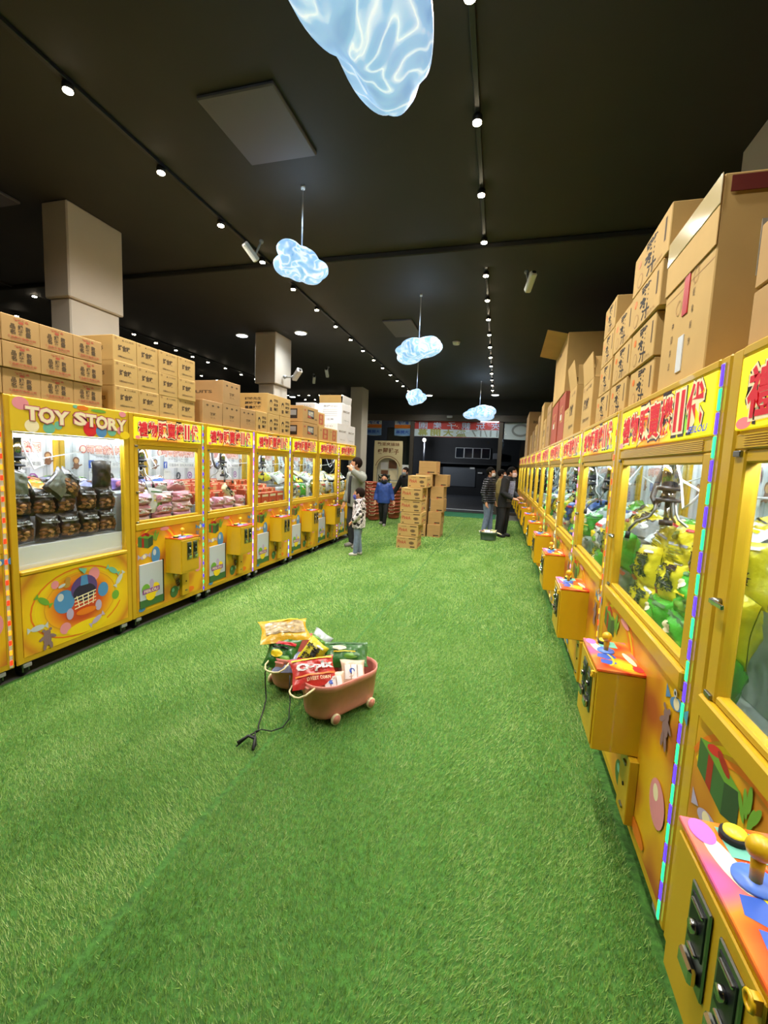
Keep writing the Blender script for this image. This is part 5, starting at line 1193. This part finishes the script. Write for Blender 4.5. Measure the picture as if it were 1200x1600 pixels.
def banner(x0, x1, z0, z1, y, label, paint):
    t = thing('banner', label, 'banner', T((x0 + x1) / 2, y, z0)); w = x1 - x0; h = z1 - z0
    b = MB(); n = 12; vs = []; fs = []
    for k in range(n + 1):
        s = -.02 * math.sin(math.pi * k / n); vs += [(-w / 2 + w * k / n, .008 * math.sin(k), s), (-w / 2 + w * k / n, .008 * math.sin(k), h)]
    for k in range(n): fs.append((2 * k, 2 * k + 2, 2 * k + 3, 2 * k + 1))
    b.add(vs, fs, paint[0]); o = link('banner_cloth', b.mesh('banner_cloth'), t)
    md = o.modifiers.new('s', 'SOLIDIFY'); md.thickness = .004
    p = MB(); fr = Frame((0, -.013, 0), (1, 0, 0), (0, 0, 1), (0, -1, 0)); paint[1](p, fr, w, h); link('banner_print', p.mesh('banner_print'), t)
BRED = mat('red_banner', '#C8403C', .6); BWH = mat('white_banner', '#CDD5DC', .6); BTX = mat('banner_blue_white', '#C6D8F4', .6); BGOLD = mat('banner_gold', '#A5A25E', .6)
def pmain(p, fr, w, h):
    p.poly(fr, [(-w / 2 + .12, .0), (w / 2, -.0), (w / 2, h * .46), (-w / 2 + .12, h * .46), (-w / 2 + .05, h * .23)], BWH)
    for k, c in enumerate('園樂子親玩夾'): p.text(fr, c, -w / 2 + .42 + .51 * k, h * .70, .30, .23, BTX, .008, flip=True)
    for k, c in enumerate('幕開大盛'): p.text(fr, c, -w / 2 + .42 + .46 * k, h * .24, .34, .23, BGOLD, .03, flip=True)
    p.text(fr, '11/17', w / 2 - .62, h * .24, .9, .22, GREYPR, .01, flip=True)
banner(-3.48, -.26, 2.66, 3.215, 16.09, 'red and pale banner over the doorway, its large characters reversed', (BRED, pmain))
banner(-.22, 1.6, 2.62, 3.18, 16.09, 'pale grey banner beside the red banner, toward the long row', (BWH, lambda p, fr, w, h: p.ring(fr, -w * .2, h * .55, .3, .22, .07, GREYPR)))
def psm(p, fr, w, h):
    p.rect(fr, -w / 2, w / 2, h * .5, h * .74, ORAP); p.text(fr, '親子', 0, h * .87, w * .7, h * .2, BLUE2, .04, flip=True); p.rect(fr, -w / 2, w / 2, 0, h * .46, mat('banner_sky', '#7FA8D8', .6)); p.text(fr, '大開幕', 0, h * .24, w * .8, h * .22, BLUE2, .03, flip=True)
banner(-5.22, -4.62, 2.66, 3.19, 16.09, 'small colourful window banner nearest the third column', (BWH, psm))
banner(-4.12, -3.52, 2.66, 3.19, 16.09, 'small colourful window banner beside the large red banner', (BWH, psm))
thing('notice_paper', 'white notice sheet taped on the glass beside the doorway', 'notice', T(-3.62, YE - .012, 1.15), None, MB().box(-.15, .15, -.003, 0, 0, .45, WHITE).mesh('notice_paper'))
thing('tube_lamp', 'white fluorescent tube glowing along the top edge of the red banner', 'lamp', T(-.72, 15.95, 3.19), None, MB().cyl((-.3, 0, 0), (.3, 0, 0), .014, mat('fluorescent_tube', '#FFFFFF', .5, em='#F2F8FF', es=10), 10).box(-.02, .02, .0, .04, .005, .02, WHITE).mesh('tube_lamp'))
# street
def facade():
    t = thing('street_building', 'dark shop house across the street with a closed shutter', 'building', T(-2.4, 26.0, -.02)); W_ = mat('dark_facade', '#26282C', .8, var=.2, scale=1); P = lambda nm, b: link(nm, b.mesh(nm), t)
    P('wall', MB().box(-9, 9, .0, 6, 0, 9, W_)); P('awning', MB().box(-2.2, 2.4, -.35, 0, 1.78, 1.84, mat('awning', '#3A3C40', .7)))
    P('shutter', MB().box(-1.25, .62, -.03, 0, .5, 1.62, mat('grey_shutter', '#6A7078', .5, .3)))
    s = MB()
    for k in range(11): s.box(-1.25, .62, -.045, -.03, .53 + .1 * k, .56 + .1 * k, mat('grey_shutter', '#6A7078', .5, .3))
    P('shutter_slats', s); AL = mat('aluminium_frame', '#B9BEC4', .4, .2); GL = mat('dark_window', '#1A2028', .1)
    for k in range(4):
        x = -.58 + .49 * k; w = MB(); w.box(x, x + .03, -.06, 0, 2.12, 2.72, AL); w.box(x + .46, x + .49, -.06, 0, 2.12, 2.72, AL); w.box(x, x + .49, -.06, 0, 2.12, 2.15, AL); w.box(x, x + .49, -.06, 0, 2.69, 2.72, AL); w.box(x + .03, x + .46, -.03, 0, 2.15, 2.69, GL); P('window', w)
    P('air_conditioner', MB().box(1.55, 1.95, -.3, 0, 2.12, 2.45, mat('ac_grey', '#7C8086', .6), .02))
    P('sign_plate', MB().box(.3, .56, -.08, -.05, 1.52, 1.62, WHITE)); P('sign_plate', MB().box(.75, 1.0, -.08, -.05, 1.28, 1.36, WHITE))
facade()
t = thing('street_lamp', 'lit street lamp over the road beyond the doorway', 'street lamp', T(-4.45, 24.0, -.02)); link('pole', MB().cyl((0, 0, 0), (0, 0, 2.95), .05, DARK, 10).mesh('pole'), t); link('lamp_head', MB().ball((0, -.1, 2.98), .09, mat('street_lamp_glow', '#FFF4D8', .5, em='#FFF1D0', es=30)).mesh('lamp_head'), t)
o = bpy.data.lights.new('street_light', 'POINT'); o.energy = 230; o.color = (.9, .95, 1); o.shadow_soft_size = .1; o = bpy.data.objects.new('street_light', o); COL.objects.link(o); o.parent = t; o.location = (0, -.3, 2.98)
thing('neon_sign', 'red glowing crescent sign outside by the third column', 'sign', T(-5.05, 16.9, 2.02), None, MB().tube([(.0, 0, -.17), (.09, 0, -.1), (.12, 0, 0), (.09, 0, .1), (0, 0, .17), (.03, 0, .08), (.04, 0, 0), (.03, 0, -.08)], .025, mat('red_neon', '#FF2A2A', .5, em='#FF2020', es=3), 8, closed=True).cyl((-.02, .02, -2.03), (-.02, .02, .16), .02, DARK, 8).mesh('neon_sign'))
thing('window_light', 'small white lamp shining outside below the red crescent sign', 'lamp', T(-5.08, 17.0, 1.6), None, MB().ball((0, 0, 0), (.05, .05, .1), mat('white_glow', '#FFFFFF', .5, em='#EAF4FF', es=6)).cyl((0, 0, -1.62), (0, 0, -.08), .02, DARK, 8).mesh('window_light'))
thing('street_cabinet', 'tall grey utility cabinet outside the window behind the cream board', 'cabinet', T(-4.4, 17.6, -.02), None, MB().box(-.42, .42, 0, .6, 0, 3.1, mat('grey_green_cabinet', '#56645C', .6), .02).mesh('street_cabinet'))

# ------------------------------------------------------------------ people
SKIN = mat('skin', '#C98F6C', .5, var=.05, scale=20)
def remeshed(b, voxel, m, name, it=3):
    me = b.mesh('tmp'); o = bpy.data.objects.new('tmp', me); COL.objects.link(o)
    r = o.modifiers.new('r', 'REMESH'); r.mode = 'VOXEL'; r.voxel_size = voxel
    s = o.modifiers.new('s', 'SMOOTH'); s.factor = .5; s.iterations = it
    dg = bpy.context.evaluated_depsgraph_get(); out = bpy.data.meshes.new_from_object(o.evaluated_get(dg))
    bpy.data.objects.remove(o); out.name = name; out.materials.clear(); out.materials.append(m)
    out.polygons.foreach_set('use_smooth', [True] * len(out.polygons)); return out
def loft(b, rings, m, n=18):
    """rings: (centre, rx, ry) ellipses stacked upward"""
    vs = []; fs = []
    for c, rx_, ry_ in rings:
        for k in range(n): t_ = 2 * math.pi * k / n; vs.append((c[0] + rx_ * math.cos(t_), c[1] + ry_ * math.sin(t_), c[2]))
    for j in range(len(rings) - 1):
        for k in range(n): fs.append((j * n + k, j * n + (k + 1) % n, (j + 1) * n + (k + 1) % n, (j + 1) * n + k))
    fs.append(tuple(range(n))[::-1]); fs.append(tuple((len(rings) - 1) * n + k for k in range(n))); b.add(vs, fs, m)
def person(label, M, h, pose, wear, kid=False):
    """local frame: faces -Y, own left hand at +X; lengths as fractions of the height h"""
    V = lambda p: Vector(p) * h
    t = thing('person', label, 'person', M); hs = 1.28 if kid else 1.0
    L = pose.get('lean', 0.0); sp = lambda z: -L * max(0, (z - .5)) / .35            # spine offset in y
    hd = Vector(pose.get('head', (0, sp(.9), 0))) ; hc = V((hd.x, hd.y - .012, .93 - (.012 if kid else 0) + hd.z))
    hr = [.046 * h * hs, .058 * h * hs, .066 * h * hs]; yaw = pose.get('yaw', 0.0); Rz = Matrix.Rotation(yaw, 3, 'Z')
    J = {}
    for s, q in ((1, 'L'), (-1, 'R')):
        J['sh' + q] = V((s * .098, sp(.80), .805)); J['el' + q] = V(pose['el' + q]); J['wr' + q] = V(pose['wr' + q])
        J['hip' + q] = V((s * .048, 0, .50)); J['kn' + q] = V(pose.get('kn' + q, (s * .055, -.01, .28))); J['an' + q] = V(pose.get('an' + q, (s * .06, .01, .045)))
    b = MB(); m = SKIN
    loft(b, [(V((0, 0, .47)), .085 * h, .055 * h), (V((0, 0, .52)), .09 * h, .06 * h), (V((0, sp(.6), .60)), .078 * h, .055 * h), (V((0, sp(.7), .70)), .092 * h, .062 * h), (V((0, sp(.78), .78)), .098 * h, .058 * h), (V((0, sp(.82), .825)), .06 * h, .045 * h)], m)
    b.tube([V((0, sp(.8), .80)), V((hd.x * .5, hd.y * .5 + sp(.85) * .5, .87 + hd.z * .5)), hc], [.036 * h, .030 * h, .030 * h], m, 12)
    b.ball(hc, hr, m, 18, 14); jaw = hc + Rz @ Vector((0, -.018 * h * hs, -.036 * h * hs)); b.ball(jaw, [.034 * h * hs, .036 * h * hs, .034 * h * hs], m, 14, 10)
    nose = hc + Rz @ Vector((0, -.058 * h * hs, -.008 * h * hs)); b.ball(nose, [.008 * h * hs, .012 * h * hs, .016 * h * hs], m, 8, 6)
    for s in (-1, 1): b.ball(hc + Rz @ Vector((s * .046 * h * hs, .006 * h, -.004 * h)), [.008 * h * hs, .014 * h * hs, .020 * h * hs], m, 8, 6)
    for s, q in ((1, 'L'), (-1, 'R')):
        sh, el, wr = J['sh' + q], J['el' + q], J['wr' + q]; k = .9 if kid else 1
        b.tube([V((s * .06, sp(.79), .79)), sh, sh.lerp(el, .5), el, el.lerp(wr, .35), wr], [.04 * h, .034 * h, .029 * h, .025 * h, .025 * h, .017 * h], m, 12)
        d = (Vector(pose['hd' + q]) if 'hd' + q in pose else (wr - el)).normalized(); side = d.cross(Vector((0, 0, 1)) if abs(d.z) < .9 else Vector((1, 0, 0)) if False else Vector((0, 1, 0)) if abs(d.z) >= .9 else Vector((0, 0, 1))).normalized(); nrm = d.cross(side) * pose.get('curl' + q, 1)
        F_ = h * (.95 if not kid else .9); palm = wr + d * .045 * F_
        b.tube([wr, wr + d * .02 * F_, palm + d * .012 * F_], [.016 * h, .021 * h, .02 * h], m, 10)
        for i in range(5):
            if i == 4:
                p0 = wr + d * .018 * F_; p1 = p0 + side * .028 * F_ + d * .012 * F_; p2 = p1 + side * .006 * F_ + d * .022 * F_; P = [p0, p1, p2]
            else:
                ln = (.036, .042, .039, .030)[i] * F_; p0 = palm + side * (.0165 - .011 * i) * F_; p1 = p0 + d * ln * .6 + nrm * .004 * F_; p2 = p1 + d * ln * .45 + nrm * .014 * F_; P = [p0, p1, p2]
            b.tube(P, [.0068 * h, .0062 * h, .005 * h], m, 7)
        hp, kn, an = J['hip' + q], J['kn' + q], J['an' + q]
        b.tube([hp + V((0, 0, .03)), hp, hp.lerp(kn, .5), kn, kn.lerp(an, .35), an, an + V((0, 0, -.02))], [.05 * h, .055 * h, .045 * h, .034 * h, .034 * h, .022 * h, .022 * h], m, 12)
        tz = pose.get('toe' + q, (s * .01, -.085, -.028)); b.tube([an + V((0, .02, -.025)), an + V(tz)], [.022 * h, .018 * h], m, 10)
    link('body', remeshed(b, .0075 * (h / 1.65), SKIN, 'body', 2), t)
    # jacket
    g = MB(); jm = wear['top']; lo = wear.get('hem', .46); w0 = wear.get('bulk', 1.0)
    loft(g, [(V((0, sp(lo), lo)), .107 * h * w0, .078 * h * w0), (V((0, sp(.53), .53)), .112 * h * w0, .083 * h * w0), (V((0, sp(.62), .62)), .106 * h * w0, .080 * h * w0), (V((0, sp(.71), .71)), .112 * h * w0, .080 * h * w0), (V((0, sp(.78), .78)), .112 * h * w0, .072 * h * w0), (V((0, sp(.83), .835)), .066 * h, .054 * h), (V((0, sp(.85), .862)), .050 * h, .048 * h)], jm, 22)
    for s, q in ((1, 'L'), (-1, 'R')):
        sh, el, wr = J['sh' + q], J['el' + q], J['wr' + q]
        g.tube([V((s * .055, sp(.79), .785)), sh, sh.lerp(el, .5), el, el.lerp(wr, .4), el.lerp(wr, .93)], [.052 * h * w0, .050 * h * w0, .044 * h * w0, .040 * h * w0, .036 * h * w0, .029 * h * w0], jm, 14)
    if wear.get('hood'): g.tube([V((-.05, sp(.84) + .045, .845)), V((0, sp(.84) + .07, .835)), V((.05, sp(.84) + .045, .845))], .026 * h, jm, 10)
    link('jacket', remeshed(g, .010, jm, 'jacket', 3), t)
    if 'front' in wear:
        fb = MB(); fr_ = []; 
        for z in (.50, .60, .70, .80): fr_.append(z)
        vs = []; fs = []
        for j, z in enumerate(fr_):
            for i in range(5):
                a = math.radians(-90 + (i - 2) * wear.get('front_deg', 20)); r0, r1 = (.110 * h * w0, .084 * h * w0) if z < .78 else (.098 * h * w0, .072 * h * w0)
                vs.append((r0 * math.cos(a), sp(z) * h + (r1 + .004) * math.sin(a), z * h))
        for j in range(3):
            for i in range(4): k = j * 5 + i; fs.append((k, k + 1, k + 6, k + 5))
        fb.add(vs, fs, wear['front'], True); o = link('jacket_front', fb.mesh('jacket_front'), t); md = o.modifiers.new('s', 'SOLIDIFY'); md.thickness = .01; md.offset = 0
    pnt = MB(); pm = wear['legs']
    loft(pnt, [(V((0, 0, .445)), .085 * h, .062 * h), (V((0, 0, .50)), .098 * h, .07 * h), (V((0, sp(.55), .55)), .094 * h, .068 * h)], pm)
    for q in 'LR':
        hp, kn, an = J['hip' + q], J['kn' + q], J['an' + q]
        pnt.tube([hp + V((0, 0, .03)), hp, hp.lerp(kn, .5), kn, kn.lerp(an, .4), an + V((0, 0, .0)), an + V((0, 0, -.012))], [.056 * h, .062 * h, .054 * h, .044 * h, .041 * h, .035 * h, .034 * h], pm, 14)
    link('trousers', remeshed(pnt, .011, pm, 'trousers', 3), t)
    for s, q in ((1, 'L'), (-1, 'R')):
        an = J['an' + q]; tz = Vector(pose.get('toe' + q, (s * .01, -.085, -.028))); d = Vector((tz.x, tz.y, 0)).normalized(); sm = MB()
        pts = [an + V((0, 0, -.012)) - d * .03 * h, an + V((0, 0, -.014)), an + V((0, 0, -.022)) + d * .045 * h, an + V((0, 0, -.028)) + d * .09 * h]
        z0 = an.z - .045 * h
        sm.tube(pts, [.028 * h, .033 * h, .029 * h, .02 * h], wear['shoes'], 12)
        sm.v = [(x, y, max(z, z0 + .003)) for x, y, z in sm.v]; o = link('shoe', sm.mesh('shoe'), t)
    hb = MB(); hm = wear.get('hair', mat('black_hair', '#0F0D0C', .85, spec=.15, bump=.3, scale=60))
    c = hc + Rz @ Vector((0, .012 * h * hs, .015 * h * hs)); hb.ball(c, [.0475 * h * hs, .056 * h * hs, .058 * h * hs], hm, 20, 14)
    keep = []
    off = .034 * h * hs
    inv = Rz.transposed()
    for f_ in hb.f:
        cc = sum((Vector(hb.v[k]) for k in f_), Vector()) / len(f_); q = inv @ (cc - hc)
        keep.append(q.z > -.046 * h * hs and (q.y > -.016 * h * hs or q.z > .026 * h * hs))
    hb.f, hb.m, hb.sm = [f_ for f_, k in zip(hb.f, keep) if k], [x for x, k in zip(hb.m, keep) if k], [x for x, k in zip(hb.sm, keep) if k]
    o = link('hair', hb.mesh('hair'), t); md = o.modifiers.new('s', 'SOLIDIFY'); md.thickness = .007 * h; md.offset = 1
    for s in (-1, 1):
        eb = MB(); eb.ball(hc + Rz @ Vector((s * .019 * h * hs, -.0535 * h * hs, .006 * h * hs)), [.007 * h * hs, .004 * h * hs, .0035 * h * hs], BLK, 8, 6); link('eye', eb.mesh('eye'), t)
    if 'mask' in wear:
        mb = MB(); vs = []; fs = []
        for j in range(6):
            for i in range(9):
                a = math.radians(-90 - 68 + 17 * i); z = -.062 + .056 * j / 5; r = .050 - .006 * abs(j - 2.5) / 2.5
                vs.append(hc + Rz @ Vector((r * h * hs * math.cos(a) * .94, (r + .0185) * h * hs * math.sin(a) * (1 - .04 * abs(j - 3)), z * h * hs)))
        for j in range(5):
            for i in range(8): k = j * 9 + i; fs.append((k, k + 1, k + 10, k + 9))
        mb.add(vs, fs, wear['mask'], True); o = link('face_mask', mb.mesh('face_mask'), t); md = o.modifiers.new('s', 'SOLIDIFY'); md.thickness = .004; md.offset = 1
        for s in (-1, 1):
            el_ = MB(); el_.tube([hc + Rz @ Vector((s * .046, -.022, -.03)) * h * hs, hc + Rz @ Vector((s * .054, .0, -.012)) * h * hs, hc + Rz @ Vector((s * .05, .014, .012)) * h * hs], .0018 * h, wear['mask'], 5); link('ear_loop', el_.mesh('ear_loop'), t)
    for nm, mb in wear.get('extra', ()): link(nm, mb.mesh(nm), t)
    return t
def puffer(name, c1, c2, sc):
    m = bpy.data.materials.new(name); m.use_nodes = True; nt = m.node_tree; b = nt.nodes['Principled BSDF']; L = nt.links
    tc = nt.nodes.new('ShaderNodeTexCoord'); wv = nt.nodes.new('ShaderNodeTexWave'); wv.bands_direction = 'Z'; wv.inputs['Scale'].default_value = sc; wv.inputs['Distortion'].default_value = .6
    rp = nt.nodes.new('ShaderNodeValToRGB'); rp.color_ramp.elements[0].color = (*lin(c1), 1); rp.color_ramp.elements[1].color = (*lin(c2), 1); bp = nt.nodes.new('ShaderNodeBump'); bp.inputs['Strength'].default_value = .8; bp.inputs['Distance'].default_value = .02
    L.new(tc.outputs['Object'], wv.inputs[0]); L.new(wv.outputs['Fac'], rp.inputs[0]); L.new(rp.outputs[0], b.inputs['Base Color']); L.new(wv.outputs['Fac'], bp.inputs['Height']); L.new(bp.outputs[0], b.inputs['Normal']); b.inputs['Roughness'].default_value = .45; return m
CAMO = ramp_mat('camouflage_cloth', [(0.0, '#1B191C'), (.43, '#2A272A'), (.46, '#D9CDD2'), (.56, '#E8DFE3'), (.6, '#6F686C'), (.66, '#D8CDD2'), (1, '#EFE8EA')], 'n', .7, 0, 13, detail=1.0)
DENIM = mat('blue_denim', '#7A88A2', .8, var=.15, scale=20); GREYJ = mat('grey_green_jacket', '#7C8078', .75, var=.08, scale=12); BLKC = mat('black_cloth', '#18181B', .8); DGREY = mat('dark_grey_trousers', '#35363C', .8, var=.3, scale=15)
NAVY = mat('blue_jacket', '#2C4A94', .55, var=.25, scale=14, bump=.3); KHAKI = mat('khaki_vest', '#8C7B45', .8); GREYSH = mat('grey_shoes', '#8E8A84', .6); WHSH = mat('white_shoes', '#C9C5BE', .6)
MASKW = mat('white_mask', '#E2DEE2', .7); MASKP = mat('pinkish_mask', '#E8CCD2', .7); MASKB = mat('blue_mask', '#4A4FA8', .7); MASKN = mat('dark_mask', '#1F2430', .7); MASKG = mat('grey_mask', '#7C848C', .7); BRH = mat('dark_brown_hair', '#1E130E', .85, spec=.15, bump=.3, scale=60)
FX = math.pi / 2          # turns the local -Y face toward +X
st = dict(elL=(.155, .02, .63), wrL=(.165, -.03, .49), elR=(-.155, .02, .63), wrR=(-.165, -.03, .49))
person('man in a grey-green jacket raising a hand to his masked face beside the short row', T(-2.73, 7.93, .004, -.62), 1.70,
       dict(elR=(-.165, .02, .63), wrR=(-.175, -.03, .49), elL=(.215, -.06, .775), wrL=(.085, -.125, .865), hdL=(-.55, -.05, .5), yaw=-.45, knL=(.06, -.02, .28), knR=(-.06, -.02, .28)),
       dict(top=GREYJ, front=BLKC, legs=DGREY, shoes=GREYSH, mask=MASKW, hair=BRH, bulk=1.08, front_deg=6))
person('child in a black and white camouflage jacket and jeans standing before the man in grey', T(-2.43, 7.26, .004, -FX + .12), 1.17,
       dict(elL=(.16, .03, .63), wrL=(.15, -.07, .52), elR=(-.16, .03, .63), wrR=(-.15, -.07, .52), anR=(-.055, .02, .045), anL=(.05, -.03, .045)),
       dict(top=CAMO, legs=DENIM, shoes=WHSH, mask=MASKB, hair=BRH, bulk=1.22, hem=.42, hood=True), kid=True)
person('child in a shiny blue jacket and black trousers walking toward the camera', T(-3.04, 11.05, .004, .1), 1.33,
       dict(elL=(.15, .02, .63), wrL=(.19, -.02, .50), elR=(-.15, .03, .63), wrR=(-.165, -.02, .49), knL=(.05, -.05, .28), anL=(.03, -.03, .045), knR=(-.05, .02, .29), anR=(-.05, .12, .07)),
       dict(top=NAVY, legs=BLKC, shoes=GREYSH, mask=MASKN, bulk=1.15, hem=.45), kid=True)
person('person in black bending beside the child in blue, half hidden by the floor stack', T(-2.5, 11.65, .004, -.5), 1.58,
       dict(lean=.10, head=(0, -.12, -.03), elR=(-.2, -.08, .64), wrR=(-.27, -.12, .50), elL=(.15, .0, .63), wrL=(.16, -.04, .50)),
       dict(top=BLKC, legs=BLKC, shoes=BLACK, mask=MASKG, hair=BRH, bulk=1.05))
person('man in a black quilted jacket and jeans watching the machines, facing the long row', T(-.40, 10.95, .004, FX - .35), 1.62,
       dict(st, yaw=.1, anR=(-.06, .03, .045), anL=(.055, -.03, .045)), dict(top=puffer('black_quilted_jacket', '#0A0B0E', '#3C3D48', 6.0), legs=DENIM, shoes=BLACK, mask=MASKW, bulk=1.12, hem=.47))
person('person in a khaki coat standing between the two men at the long row', T(-.15, 11.56, .004, FX), 1.58,
       dict(st), dict(top=KHAKI, legs=BLKC, shoes=BLACK, mask=MASKW, bulk=1.08, hem=.42))
person('man in black with a striped grey front, reaching to a control box', T(-.03, 10.82, .004, FX - .5), 1.67,
       dict(elL=(.15, -.04, .63), wrL=(.10, -.15, .56), hdL=(.3, -1, .0), elR=(-.15, -.05, .63), wrR=(-.10, -.19, .555), hdR=(.1, -1, -.1), lean=.05, head=(0, -.08, -.014)),
       dict(top=BLKC, front=puffer('striped_lavender_front', '#2E2E3C', '#A6A5C0', 9.0), legs=BLKC, shoes=BLACK, mask=MASKP, bulk=1.08, hem=.42, hood=True))
